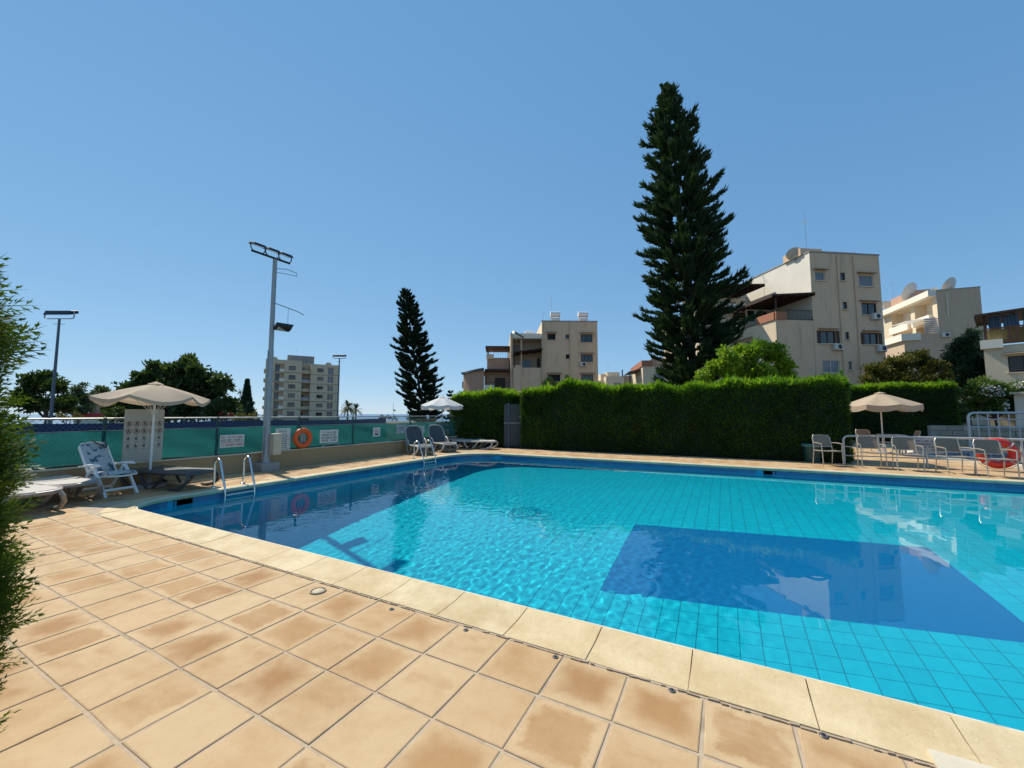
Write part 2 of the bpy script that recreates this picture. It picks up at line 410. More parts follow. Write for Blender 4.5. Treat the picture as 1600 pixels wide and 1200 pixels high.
for k, (x, y) in enumerate(spots[:300]):
    o = link('paving_tile', variants[k % 10], deck); o.location = (x+rnd.uniform(-.0025, .0025), y+rnd.uniform(-.0025, .0025), rnd.uniform(0, .002)); o.rotation_euler = (rnd.uniform(-.003, .003), rnd.uniform(-.003, .003), rnd.uniform(-.009, .009)+rnd.choice((0, 1))*math.pi)
mb = MB(); cen = []
for k, (x, y) in enumerate(spots[300:]):
    vs, fs = tile_geo(TP-TG, TP-TG, .004+rnd.uniform(0, .002), k % 10); mb.add([(a+x, b+y, c) for a, b, c in vs], fs); cen += [(x, y)]*len(vs)
o = mb.build('paving_tiles_far', TILE, deck); set_uv(o.data, TP-TG, TP-TG, np.array(cen)); tag(o, kind='stuff')

# ------------------------------------------------------------------ coping stones
m = bpy.data.materials.new('coping_stone'); m.use_nodes = True; q = NT(m); p = q.pos()
c = q.mix(q.ramp(q.noise(2.2, 6, p, .68), .3, .7), (.47, .35, .185), (.66, .545, .345)); c = q.mix(q.math('MULTIPLY', q.rand(), .35), c, (.62, .46, .26))
c = q.mix(q.ramp(q.noise(14, 5, p, .7), .56, .78, 0, .6), c, (.42, .31, .17))
q.l(c, q.bsdf.inputs['Base Color']); q.bsdf.inputs['Roughness'].default_value = .75; q.bsdf.inputs['Specular IOR Level'].default_value = .25
c = q.mix(q.ramp(q.noise(55, 4, p), .62, .74, 0, .5), c, (.36, .26, .14)); c = q.mix(q.ramp(q.noise(5, 6, p, .8), .62, .72, 0, .55), c, (.74, .68, .54)); q.l(c, q.bsdf.inputs['Base Color'])
q.bump(q.noise(22, 6, p, .7), .4, .012); COPE = m
coping = thing('pool_coping', (0, 0, 0), 0, 'cream stone coping edging the big swimming pool', 'coping')
lip_m = mat('coping_lip', (.66, .62, .52), .6, vary=.3, scale=5, dirt=((.30, .25, .16), 2.5, .8))
# path along the water's edge, sampled finely
def path_pts():
    L = pool_loop(0, 24); L = L+[L[0]]; out = []
    for a, b in zip(L[:-1], L[1:]):
        d = math.hypot(b[0]-a[0], b[1]-a[1]); n = max(1, int(d/.05))
        for k in range(n): out.append((a[0]+(b[0]-a[0])*k/n, a[1]+(b[1]-a[1])*k/n))
    return out
PP = path_pts(); NP = len(PP)
S = [0]
for i in range(NP): S.append(S[-1]+math.dist(PP[i], PP[(i+1) % NP]))
TOT = S[-1]
def on_path(s):
    s %= TOT; i = int(np.searchsorted(S, s, 'right'))-1; i = min(i, NP-1)
    a, b = PP[i], PP[(i+1) % NP]; t = (s-S[i])/max(1e-6, S[i+1]-S[i])
    a2, b2 = PP[(i-2) % NP], PP[(i+3) % NP]; tx, ty = b2[0]-a2[0], b2[1]-a2[1]; l = math.hypot(tx, ty)
    return (a[0]+(b[0]-a[0])*t, a[1]+(b[1]-a[1])*t), (-ty/l, tx/l)   # point, normal
# make sure the normal points away from the water
P0, n0 = on_path(1.0); SGN = 1 if not inside_coping(P0[0]+n0[0]*.1, P0[1]+n0[1]*.1, 0) else -1
prof = [(-.045, -.045), (-.05, -.02), (-.045, .012), (-.03, .026), (.0, .03), (.06, .022), (.14, .012), (.25, .008), (CW-.012, .007), (CW-.008, -.02)]
# a joint falls where the photograph shows it, at x = .33 on the near side
s_ref = min(range(NP), key=lambda i: math.dist(PP[i], (.33, PY0))); s0 = S[s_ref]
ncs = int(round(TOT/.572)); stp = TOT/ncs
for k in range(ncs):
    a, b = s0+stp*k+.0035, s0+stp*(k+1)-.0035
    mid, _ = on_path((a+b)/2)
    pr = proj(mid[0], mid[1], 0)
    if pr is None or pr[0] > 2600 or mid[0] > 7.5: continue
    na = 2 if abs(on_path(a)[1][0]-on_path(b)[1][0]) < .02 else 9
    mb = MB(); J = rnd.uniform(-.002, .002); rows = []
    for i in range(na):
        (x, y), n = on_path(a+(b-a)*i/(na-1)); rows.append([(x+SGN*n[0]*d, y+SGN*n[1]*d, z+J) for d, z in prof])
    vs = [p for r_ in rows for p in r_]; np_ = len(prof)
    fs = [(i*np_+j, i*np_+j+1, (i+1)*np_+j+1, (i+1)*np_+j) for i in range(na-1) for j in range(np_-1)]
    fs += [tuple(range(np_-1, -1, -1)), tuple((na-1)*np_+j for j in range(np_))]
    if SGN < 0: fs = [tuple(reversed(f)) for f in fs]
    mb.add(vs, fs); o = mb.build('coping_stone', COPE, coping, smooth=True)
# mortar bed beneath the coping
mb = MB(); nn = 260; vs = []; fs = []
for k in range(nn):
    (x, y), n = on_path(TOT*k/nn)
    for d, z in ((-.02, -.05), (-.02, .004), (CW+.004, .002)): vs.append((x+SGN*n[0]*d, y+SGN*n[1]*d, z))
for k in range(nn):
    k2 = (k+1) % nn
    for j in (0, 1):
        f = (k*3+j, k*3+j+1, k2*3+j+1, k2*3+j); fs.append(f if SGN > 0 else tuple(reversed(f)))
mb.add(vs, fs).build('mortar_bed', MORTAR, coping)
MB().tube([(lambda P_, n_: (P_[0]-SGN*n_[0]*.044, P_[1]-SGN*n_[1]*.044, .008))(*on_path(TOT*k/400)) for k in range(401)], .014, 6).build('edge_bead', lip_m, coping, True)
# rubber seal with broken mortar between coping and tiles
mb = MB(); xs = np.arange(-8.0, 3.2, .05)
for x in xs:
    if rnd.random() < .75: mb.box((x, PY0-CW-.004+rnd.uniform(-.006, .006), .004), (rnd.uniform(.02, .07), rnd.uniform(.006, .018), rnd.uniform(.006, .012)), rnd.uniform(-.2, .2))
tag(mb.build('joint_crumbs', mat('joint_mortar', (.36, .275, .19), .95, vary=.3, scale=20), coping), kind='stuff')
# ------------------------------------------------------------------ pool basin
def depth(x, y):
    d = 1.406-.168*x-.115*(y-6); return .8+math.log1p(math.exp((d-.8)*9))/9
POOLT = []
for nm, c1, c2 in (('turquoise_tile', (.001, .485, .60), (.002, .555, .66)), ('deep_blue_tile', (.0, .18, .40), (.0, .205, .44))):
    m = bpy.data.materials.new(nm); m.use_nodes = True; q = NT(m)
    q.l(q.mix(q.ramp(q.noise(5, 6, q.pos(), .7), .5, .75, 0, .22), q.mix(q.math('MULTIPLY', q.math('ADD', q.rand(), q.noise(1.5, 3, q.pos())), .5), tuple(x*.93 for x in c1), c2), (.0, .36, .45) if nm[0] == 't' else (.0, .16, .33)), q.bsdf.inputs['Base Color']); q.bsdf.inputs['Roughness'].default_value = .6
    q.bsdf.inputs['Specular IOR Level'].default_value = .1
    POOLT.append(m)
GROUT = mat('pool_grout', (.004, .30, .39), .8, vary=.2, scale=3)
basin = thing('pool_basin', (0, 0, 0), 0, 'turquoise tiled basin of the big swimming pool', 'pool'); basin['kind'] = 'structure'; del basin['category']
FT = .195
nx, ny = 96, 56; vs = []; fs = []
for j in range(ny+1):
    for i in range(nx+1):
        x, y = PX0-.3+(PX1-PX0+.6)*i/nx, PY0-.3+(PY1-PY0+.6)*j/ny; vs.append((x, y, -depth(x, y)))
fs = [(j*(nx+1)+i, j*(nx+1)+i+1, (j+1)*(nx+1)+i+1, (j+1)*(nx+1)+i) for j in range(ny) for i in range(nx)]
bed = MB().add(vs, fs).build('floor_bed', GROUT, basin)
DX0, DX1, DY0, DY1 = -1.5, -1.5+FT*20.5, 5.29, 5.29+FT*12.4
ft = []
for i in range(-40, 60):
    for j in range(-14, 42):
        x, y = DX0+FT*(i+.5), DY0+FT*(j+.5)
        if inside_coping(x, y, .08) and not (DX0 < x < DX1 and DY0 < y < DY1): ft.append((x, y))
def parea(x, y):                         # size on the picture, the water's bending left out
    return shown_area(x, y, FT/2, -depth(x, y)*.72)
ft.sort(key=lambda p: -parea(*p))
gx, gy = .008, .0045
def ftile(x, y):
    hx, hy = FT/2-gx/2, FT/2-gy/2; c = [(x+a*hx, y+b*hy) for a, b in ((-1, -1), (1, -1), (1, 1), (-1, 1))]
    top = [(a, b, -depth(a, b)+.008) for a, b in c]; bot = [(a, b, -depth(a, b)-.004) for a, b in c]
    return bot+top, [(4, 5, 6, 7), (0, 1, 5, 4), (1, 2, 6, 5), (2, 3, 7, 6), (3, 0, 4, 7)]
recv = [bed]
for (x, y) in ft[:300]:
    v_, f_ = ftile(x, y); z = -depth(x, y); o = MB().add([(a-x, b-y, c-z) for a, b, c in v_], f_).build('floor_tile', POOLT[0], basin); o.location = (x, y, z); recv.append(o)
mb = MB()
for (x, y) in ft[300:]: mb.add(*ftile(x, y))
o = mb.build('floor_tiles_far', POOLT[0], basin); tag(o, kind='stuff'); recv.append(o)
mb = MB(); n = 12; vs = []; fs = []
for j in range(n+1):
    for i in range(n+1):
        x, y = DX0+(DX1-DX0)*i/n, DY0+(DY1-DY0)*j/n; vs.append((x, y, -depth(x, y)+.006))
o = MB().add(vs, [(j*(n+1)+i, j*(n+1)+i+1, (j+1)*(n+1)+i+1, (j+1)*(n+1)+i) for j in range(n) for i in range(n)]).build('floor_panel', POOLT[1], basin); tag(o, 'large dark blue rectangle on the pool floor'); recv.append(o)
# walls of the basin: smooth lining below, mosaic band above
mb = MB(); nn = 300; vs = []; fs = []
for k in range(nn):
    (x, y), n = on_path(TOT*k/nn); vs += [(x, y, -.04), (x, y, -.6), (x, y, -depth(x, y)-.02)]
for k in range(nn):
    k2 = (k+1) % nn
    for j in (0, 1):
        f = (k*3+j, k*3+j+1, k2*3+j+1, k2*3+j); fs.append(f if SGN < 0 else tuple(reversed(f)))
wallm = mat('lining_tile', (.012, .34, .56), .6, vary=.08, scale=3)
o = mb.add(vs, fs).build('wall_lining', wallm, basin, smooth=True); recv.append(o)
mos = bpy.data.materials.new('blue_mosaic'); mos.use_nodes = True; q = NT(mos); p = q.pos()
vo = q.n('TexVoronoi', Scale=38., Randomness=.35); q.l(p, vo.inputs['Vector'])
c = q.mix(q.math('FRACT', q.math('MULTIPLY', vo.outputs['Distance'], 3.1)), (.02, .10, .25), (.10, .27, .46))
c = q.mix(q.noise(9, 4, p), c, (.03, .14, .30)); c = q.mix(q.math('MULTIPLY', q.rand(), .45), c, (.015, .07, .20)); q.l(c, q.bsdf.inputs['Base Color']); q.bsdf.inputs['Roughness'].default_value = .3
s = 0.0; WT = .385; nwt = int(TOT/WT); wst = TOT/nwt
SKIM = []
for px_, py_ in ((305, 787), (768, 716), (1205, 743)):
    g_ = gz(px_, py_, -.1); SKIM.append(min(np.arange(0, TOT, .05), key=lambda s: math.dist(on_path(s)[0], (g_.x, g_.y))))
for k in range(nwt):
    a, b = wst*k+.004, wst*(k+1)-.004; mid, n = on_path((a+b)/2)
    if mid[0] > 7.6 or (mid[1] < 3.0 and mid[0] > -8.2): continue
    if any(abs(a+WT/2-t) < WT/2+.02 for t in SKIM): lo_, hi_ = -.055, -.04
    else: lo_, hi_ = -.215, -.042
    na = 2 if abs(on_path(a)[1][0]-on_path(b)[1][0]) < .02 else 4
    rows = [on_path(a+(b-a)*i/(na-1)) for i in range(na)]; vs = []
    for (x, y), nn_ in rows:
        for d, z in ((.0, hi_), (-.008, hi_), (-.008, lo_), (0, lo_)): vs.append((x+SGN*nn_[0]*d, y+SGN*nn_[1]*d, z))
    fs = [(i*4+j, i*4+j+1, (i+1)*4+j+1, (i+1)*4+j) for i in range(na-1) for j in range(3)]+[(0, 1, 2, 3), tuple((na-1)*4+j for j in (3, 2, 1, 0))]
    o = MB().add(vs, fs).build('band_tile', mos, basin); recv.append(o)
for t in SKIM:                           # skimmer mouths in the band
    (x, y), n = on_path(t); e = thing('skimmer', (x, y, 0), math.atan2(n[1], n[0])-math.pi/2, 'x', 'x'); e.parent = basin
    for k_ in ('label', 'category'): del e[k_]
    sg = SGN
    MB().b2(-.13, .13, 0, sg*.2, -.20, -.07).build('mouth', M['black'], e); f_ = MB()
    for x0, x1, z0, z1 in ((-.15, .15, -.07, -.055), (-.15, .15, -.215, -.20), (-.15, -.13, -.2, -.07), (.13, .15, -.2, -.07)): f_.b2(x0, x1, -sg*.012, sg*.0, z0, z1)
    f_.build('rim', M['black'], e)
# ------------------------------------------------------------------ water
m = bpy.data.materials.new('pool_water'); m.use_nodes = True; q = NT(m)
gl = q.n('BsdfGlass', IOR=1.333, Roughness=0.); q.l(gl.outputs[0], q.out.inputs[0]); gl.inputs[0].default_value = (.93, .985, 1, 1)
res = .026; nx, ny = int((PX1-PX0+.1)/res), int((PY1-PY0+.1)/res)
X, Y = np.meshgrid(np.linspace(PX0-.05, PX1+.05, nx+1), np.linspace(PY0-.05, PY1+.05, ny+1))
Z = np.full_like(X, WLZ)
def blob(cx, cy, r): return np.exp(-((X-cx)**2+(Y-cy)**2)/r**2)
agit = .055+.03*np.sin(X*.8+1)*np.sin(Y*.9)+.30*blob(-3.0, 5.6, 2.2)+.2*blob(-6.0, 8., 2.8)+.14*blob(-5.6, 4.8, 1.6)
for k in range(46):
    lam = .095*(1.028**k); th = rng.uniform(0, 2*math.pi); kk = 2*math.pi/lam
    slope = .0075*(1 if lam < .3 else .5); Z += agit*slope/kk*np.sin(kk*(X*math.cos(th)+Y*math.sin(th))+rng.uniform(0, 6.28)+.8*np.sin(X*.9*math.cos(k)+Y*.8*math.sin(k*1.7)))
for cx, cy in ((-1.0, 4.05), (-4.7, 8.0)):   # rings where something touched the water
    rr_ = np.hypot(X-cx, Y-cy); Z += .0011*np.sin(2*math.pi*(rr_-.3)/.11)*np.exp(-((rr_-.32)/.10)**2)
idx = np.arange((nx+1)*(ny+1)).reshape(ny+1, nx+1)
Fq = np.stack([idx[:-1, :-1], idx[:-1, 1:], idx[1:, 1:], idx[1:, :-1]], -1).reshape(-1, 4)
cx_, cy_ = X[:-1, :-1].ravel()+res/2, Y[:-1, :-1].ravel()+res/2
keep = np.array([inside_coping(a, b, .06) for a, b in zip(cx_, cy_)])
water = npmesh('pool_water', np.stack([X, Y, Z], -1), Fq[keep], m, smooth=True)
tag(water, 'clear rippled water filling the big swimming pool', kind='structure')
water.cycles.is_caustics_caster = True
# children's pool
kp = thing('small_pool_basin', (0, 0, 0), 0, 'shallow round children\'s pool behind the metal railing', 'pool'); kp['kind'] = 'structure'; del kp['category']
L0, L1, L2 = kid_loop(.0), kid_loop(.32), kid_loop(0)
n = len(L0); vs = [(x, y, .03) for x, y in L0]+[(x, y, .02) for x, y in L1]+[(x, y, -.1) for x, y in L0]+[(x, y, -.01) for x, y in L1]
fs = [(i, (i+1) % n, n+(i+1) % n, n+i) for i in range(n)]+[(2*n+i, 2*n+(i+1) % n, (i+1) % n, i) for i in range(n)]+[(n+i, n+(i+1) % n, 3*n+(i+1) % n, 3*n+i) for i in range(n)]
MB().add(vs, [tuple(reversed(f)) for f in fs]).build('edge_ring', mat('small_pool_edge', (.66, .58, .44), .7, vary=.1), kp)
o = MB().add([(x, y, -.1) for x, y in L0]+[(x, y, -.55) for x, y in L0], [(i, n+i, n+(i+1) % n, (i+1) % n) for i in range(n)]+[tuple(range(n, 2*n))]).build('lining', mat('small_pool_lining', (.02, .22, .42), .6, vary=.1), kp); recv.append(o)
m2 = m
kw = MB().add([(x, y, -.07) for x, y in kid_loop(.02)], [tuple(range(n))]).build('small_pool_water', m2); tag(kw, 'calm water of the children\'s pool', kind='structure'); kw.cycles.is_caustics_caster = True
for o in recv: o.cycles.is_caustics_receiver = True
# ------------------------------------------------------------------ small things on the deck
mat_anchor = mat('dull_metal', (.16, .15, .14), .5, .6, vary=.2, scale=60)
for (px_, py_), wh in (((728, 986), 'second metal anchor from the drain cover along the coping joint'), ((868, 1028.5), 'third metal anchor from the drain cover along the coping joint'), ((1050, 1081), 'metal anchor at the coping joint, second nearest the pale stone patch'), ((1287, 1152), 'metal anchor at the coping joint nearest the pale stone patch'), ((612, 953), 'metal anchor at the coping joint closest to the round drain cover')):
    g_ = gz(px_, py_); e = thing('deck_anchor', (g_.x, g_.y, .008), 0, wh, 'anchor', 'metal anchors along the coping joint')
    MB().lathe([(.0001, .004), (.008, .004), (.009, .002), (.016, .003), (.019, .0), (.019, -.01)], 16).build('socket', mat_anchor, e, True)
    MB().lathe([(.0001, .008), (.006, .007), (.007, .0)], 10).build('plug', M['black'], e, True)
g_ = gz(497, 925); e = thing('drain_cover', (g_.x, g_.y, .011), 0, 'round pale drain cover in the paving beside the coping', 'drain')
MB().lathe([(.0001, .003), (.055, .003), (.06, 0), (.06, -.01)], 28).build('lid', mat('lid_sand', (.50, .40, .27), .7, vary=.15, scale=20), e, True)
MB().lathe([(.066, -.004), (.07, .004), (.082, .004), (.085, -.004)], 28).build('ring', mat('ring_sand', (.27, .21, .15), .7), e, True); e.scale = (.78, .78, 1)
A_, B_, C_ = gz(1449, 1169, .02), gz(1552, 1199, .02), gz(1468, 1203, .02)
e = thing('stone_patch', (A_.x, A_.y, .0), 0, 'pale triangular stone patch at the coping near the bottom right corner', 'stone patch')
pts = [(0, 0), (C_.x-A_.x, C_.y-A_.y), (C_.x-A_.x+.1, C_.y-A_.y-.25), (B_.x-A_.x+.5, C_.y-A_.y-.25), (B_.x-A_.x+.5, B_.y-A_.y-.11), (B_.x-A_.x, B_.y-A_.y)]
MB().add([(x, y, .021) for x, y in pts]+[(x, y, -.01) for x, y in pts], [(0, 1, 2, 3, 4, 5)]+[(6+i, 6+(i+1) % 6, (i+1) % 6, i) for i in range(6)]).build('slab', mat('pale_stone', (.60, .53, .40), .8, vary=.2, scale=8, bump=.3), e)
# ------------------------------------------------------------------ low wall, fence, screens
XW = -11.0
wl = thing('low_wall', (XW-.12, 0, 0), 0, 'low cream rendered wall with pale capping along the left of the pool', 'wall')
MB().b2(-.11, .12, -2, 15.3, -.1, .455).build('body', M['wallcream'], wl)
MB().b2(-.14, .145, -2, 15.3, .455, .485).build('capping', M['walltop'], wl, bevel=.008)
fn = thing('mesh_fence', (XW-.12, 0, .485), 0, 'green netted chain link fence standing on the low cream wall', 'fence')
netm = bpy.data.materials.new('green_net'); netm.use_nodes = True; q = NT(netm); p = q.pos()
mp = q.n('Mapping'); q.l(p, mp.inputs[0]); mp.inputs['Scale'].default_value = (1, .35, 6)
c = q.mix(q.noise(1.4, 5, mp.outputs[0]), (.010, .085, .085), (.026, .16, .15)); c = q.mix(q.ramp(q.noise(.7, 3, p), .4, .7, 0, .35), c, (.032, .185, .175))
c = q.mix(q.ramp(q.noise(5, 6, p, .7), .5, .75, 0, .6), c, (.008, .06, .062)); c = q.mix(q.ramp(q.noise(60, 2, p), .45, .6, 0, .3), c, (.01, .06, .06))
q.l(c, q.bsdf.inputs['Base Color']); q.bsdf.inputs['Roughness'].default_value = .8; q.bsdf.inputs['Specular IOR Level'].default_value = .15; q.bump(q.noise(14, 4, p), .6, .02)
t = q.n('BsdfTranslucent'); q.l(q.mix(1., c, (1.1, 1.25, 1.25), 'MULTIPLY'), t.inputs[0]); x1 = q.n('MixShader'); x1.inputs[0].default_value = .45
q.l(q.bsdf.outputs[0], x1.inputs[1]); q.l(t.outputs[0], x1.inputs[2])
tr = q.n('BsdfTransparent'); x2 = q.n('MixShader'); x2.inputs[0].default_value = .06
q.l(x1.outputs[0], x2.inputs[1]); q.l(tr.outputs[0], x2.inputs[2]); q.l(x2.outputs[0], q.out.inputs[0])
rows = []
for j in range(9):
    row = []
    for i in range(141):
        y = -2+17.2*i/140; z = .005+.67*j/8
        z += (.012*math.sin(y*2.1)+.008*math.sin(y*7)) if j in (0, 8) else 0
        row.append((.022*math.sin(y*1.3+j*.5)+.016*math.sin(y*4.1+j)+.014*math.sin(y*9.7+j*1.1)*math.sin(y*.7), y, z))
    rows.append(row)
n = 141; MB().add([p for r_ in rows for p in r_], [(j*n+i, j*n+i+1, (j+1)*n+i+1, (j+1)*n+i) for j in range(8) for i in range(n-1)]).build('green_net', netm, fn, True)
mb = MB(); pitch = .085; y = -2.; zt = .905
while y < 15.2:                          # chain link wires, both slants
    for sgn in (1, -1):
        y2 = y+sgn*zt*.95; mb.bar((.045+.004*sgn, y, .005), (.045+.004*sgn, y2, zt), .0035)
    y += pitch
mb.build('chain_link', M['wire'], fn)
for y in (-1.2, 1.3, 3.3, 5.35, 7.5, 9.45, 12.25, 14.9): MB().tube([(.0, y, -.01), (.0, y, .94)], .03, 10).build('post', M['green_post'], fn, True)
MB().tube([(0, -2, .915), (0, 15.2, .93)], .017, 8).build('top_rail', M['galv'], fn, True)
MB().tube([(.03, -2, .68)]+[(.03, -2+17.2*i/40, .678+.006*math.sin(i*1.7)) for i in range(41)], .006, 6).build('tension_wire', M['galv'], fn, True)
MB().tube([(-.02, -2, .02), (-.02, 15.2, .02)], .02, 6).build('bottom_hem', M['green_post'], fn, True)
# court windscreen beyond
ws = thing('court_windscreen', (-13.1, 0, 0), 0, 'dark navy windscreen of the court beyond the green fence', 'windscreen')
rows = [[(.02*math.sin(y*1.9+k), y, .1+1.19*k/4+(.015*math.sin(y*1.1) if k == 4 else 0)) for y in np.linspace(.5, 12.9, 80)] for k in range(5)]
MB().add([p for r_ in rows for p in r_], [(j*80+i, j*80+i+1, (j+1)*80+i+1, (j+1)*80+i) for j in range(4) for i in range(79)]).build('screen', M['navy'], ws, True)
for y in (.5, 3.0, 5.5, 8, 10.5, 12.9): MB().tube([(-.05, y, -.06), (-.05, y, 1.42)], .025, 8).build('post', M['bluepole'], ws, True)
MB().tube([(-.05, .5, 1.40), (-.05, 15, 1.40)], .015, 6).build('rail', M['galv'], ws, True)
# ------------------------------------------------------------------ signs on the fence
def as_mesh(o):
    me = bpy.data.meshes.new_from_object(o); n = link('lettering', me, o.parent); n.location = o.location; n.rotation_euler = o.rotation_euler; bpy.data.objects.remove(o); return n
def textline(parent, s, y, z, size, x, m):
    cu = bpy.data.curves.new('lettering', 'FONT'); cu.body = s; cu.size = size; cu.align_x = 'CENTER'; cu.extrude = .0008
    o = link('lettering', cu, parent); o.location = (x, y, z); o.rotation_euler = (math.pi/2, 0, math.pi/2); cu.materials.append(m); return as_mesh(o)
def scribble(parent, y0, y1, z, h, x, m, seed):
    """a line of print too small to read: letter-sized strokes in word groups"""
    r = random.Random(seed); mb = MB(); y = y0; k = 0
    while y < y1-h*.4:
        w_ = h*r.uniform(.45, .75)
        if r.random() < .14 and k > 2: y += h*.5; k = 0; continue
        st = h*.17; t = r.randrange(4)
        mb.box((x, y+st/2, z), (.002, st, h))
        if t != 3: mb.box((x, y+w_*.8, z), (.002, st, h*(.95 if t else .6)))
        if t in (0, 1): mb.box((x, y+w_*.5, z+h*.42), (.0021, w_*.7, st))
        if t in (1, 2): mb.box((x, y+w_*.5, z-(0 if t == 1 else h*.42)), (.0022, w_*.7, st))
        y += w_+h*.22; k += 1
    return mb.build('print_line', m, parent)
def fence_sign(name, p0, p1, label, lines, xo=.075, mback='signwhite', border=False, tilt=0):
    """p0 top-left pixel, p1 bottom-right pixel on the fence plane"""
    def on(px, py):
        r_ = ray(px, py); k = (XW-.12+xo)/r_.x; v = EYEV+r_*k; return v.y, v.z
    (ya, za), (yb, zb) = on(*p0), on(*p1)
    w_, h_ = yb-ya, za-zb
    e = thing(name, (XW-.12+xo, (ya+yb)/2, (za+zb)/2), 0, label, 'sign'); e.rotation_euler = (tilt, 0, 0)
    MB().b2(-.004, .004, -w_/2, w_/2, -h_/2, h_/2).build('plate', M[mback], e, bevel=.002)
    if border:
        mb = MB()
        for s_ in (-1, 1): mb.b2(.0042, .005, -w_*.43, w_*.43, s_*h_*.45-.002, s_*h_*.45+.002); mb.b2(.0042, .005, s_*w_*.43-.002, s_*w_*.43+.002, -h_*.45, h_*.45)
        mb.build('border', M['ink'], e)
    for k, (kind, f, fw, fh, mm) in enumerate(lines):
        z = h_/2-f*h_
        if kind == 'p': scribble(e, -w_*fw/2, w_*fw/2, z, h_*fh, .0055, M[mm], k+int(w_*991))
        elif kind == 'r': MB().b2(.0045, .006, -w_*fw/2, w_*fw/2, z-h_*fh/2, z+h_*fh/2).build('rule', M[mm], e)
        else:
            t_ = textline(e, kind, 0, z-h_*fh*.4, h_*fh*1.25, .0062, M[mm])
    return e
fence_sign('warning_sign', (344, 680), (381, 697.5), 'small white warning sign with three lines on the green net, left of lamp post', [('p', .2, .9, .17, 'inkred'), ('p', .43, .9, .17, 'ink'), ('r', .6, .9, .04, 'inkred'), ('p', .8, .9, .17, 'inkred')])
fence_sign('notice_sign', (430.5, 669.5), (453, 703), 'tall white notice with many fine lines between lamp post and orange lifebuoy', [('p', .15, .5, .09, 'ink')]+[('p', .27+.085*k, (.5, .7, .6, .75, .55, .7, .6, .65)[k], .05, 'ink') for k in range(8)], border=True)
fence_sign('hours_sign', (500, 672), (528, 691), 'white opening hours sign right of the orange lifebuoy', [('p', .2, .7, .13, 'ink'), ('p', .4, .72, .13, 'ink'), ('p', .6, .85, .13, 'ink'), ('09.00 - 19.00', .81, .8, .19, 'ink')])
fence_sign('small_notice', (583, 668), (594, 681.5), 'tiny white notice alone on the green net right of the hours sign', [('p', .3, .7, .13, 'inkred'), ('p', .52, .6, .13, 'ink'), ('r', .76, .5, .16, 'ink')])
fence_sign('faded_poster', (619.5, 664), (634, 677), 'faded grey poster behind the green net above the raised sunbeds', [('p', .3, .6, .1, 'ink'), ('p', .5, .6, .1, 'ink')], mback='signgrey')
fence_sign('yellowed_poster', (650, 666), (663, 676), 'yellowed poster on the green net between the two raised sunbeds', [('p', .25, .7, .12, 'terra'), ('p', .45, .7, .12, 'terra'), ('p', .65, .7, .12, 'terra'), ('p', .83, .5, .12, 'terra')], mback='signwhite')
# rules board with pictograms
e = thing('rules_board', (XW+.06, 3.87, 1.06), 0, 'large beige pool rules board with rows of pictograms behind the beige umbrella pole', 'sign')
MB().b2(-.012, .012, -.33, .33, -.56, .54).build('panel', mat('board_beige', (.44, .42, .36), .5, vary=.06), e, bevel=.003)
scribble(e, -.17, .17, .41, .045, .0135, M['signgrey'], 5); scribble(e, -.15, .16, .35, .03, .0135, M['signgrey'], 6)
ICON = mat('pictogram_ink', (.10, .09, .09), .6); RING = mat('pictogram_ring', (.34, .10, .07), .6)
for r_ in range(4):
    for c_ in range(5):
        y, z = -.255+.128*c_, .24-.155*r_
        k = random.Random(r_*7+c_); mb = MB()
        mb.tube([(.0135, y-.018, z-.03), (.0135, y+k.uniform(-.01, .01), z+.01)], .008, 5); mb.tube([(.0135, y+.018, z-.03), (.0135, y, z+.01)], .008, 5)
        mb.box((.0135, y+k.uniform(-.01, .01), z+.012), (.003, .03, .022)); mb.lathe([(.0001, .011), (.009, .005), (.011, 0), (.009, -.005), (.0001, -.011)], 8, (.0135, y+k.uniform(-.012, .012), z+.034))
        o = mb.build('pictogram', ICON, e)
        if r_ < 2:
            MB().tube([(.014, y+.048*math.cos(t), z+.048*math.sin(t)) for t in np.linspace(0, 2*math.pi, 21)], .0045, 5).tube([(.0145, y-.034, z+.034), (.0145, y+.034, z-.034)], .0045, 5).build('ring', RING, o)
        MB().b2(.0125, .0135, y-.034, y+.034, z-.07, z-.062).build('caption', ICON, o)
# lifebuoys
def lifebuoy(loc, rz, R_, r_, m, label, cat='lifebuoy', rope=True, bands=()):
    e = thing('lifebuoy', loc, rz, label, cat)
    vs = []; N1, N2 = 40, 14
    for i in range(N1):
        a = 2*math.pi*i/N1
        for j in range(N2):
            b = 2*math.pi*j/N2; d = R_+r_*math.cos(b); vs.append((r_*1.0*math.sin(b), d*math.cos(a), d*math.sin(a)))
    fs = [(i*N2+j, i*N2+(j+1) % N2, ((i+1) % N1)*N2+(j+1) % N2, ((i+1) % N1)*N2+j) for i in range(N1) for j in range(N2)]
    MB().add(vs, fs).build('ring', m, e, True)
    for a in bands:
        pts = []
        for k in range(15):
            b = 2*math.pi*k/14; d = R_+(r_+.006)*math.cos(b); pts.append(((r_+.006)*math.sin(b), d*math.cos(a), d*math.sin(a)))
        MB().tube(pts, .014, 6).build('band', M['signgrey'], e, True)
    if rope:
        pts = []
        for k in range(49):
            a = 2*math.pi*k/48; d = R_+r_+.012+.03*abs(math.sin(2*a)); pts.append((0, d*math.cos(a), d*math.sin(a)))
        MB().tube(pts, .007, 5).build('rope', M['rope'], e, True)
    return e
def onfence(px, py, xo):
    r_ = ray(px, py); return EYEV+r_*((XW-.12+xo)/r_.x)
c_ = onfence(473, 684.5, .16); lifebuoy(c_, 0, .225, .075, M['buoy'], 'orange ring lifebuoy hanging on the green net fence', rope=False, bands=())
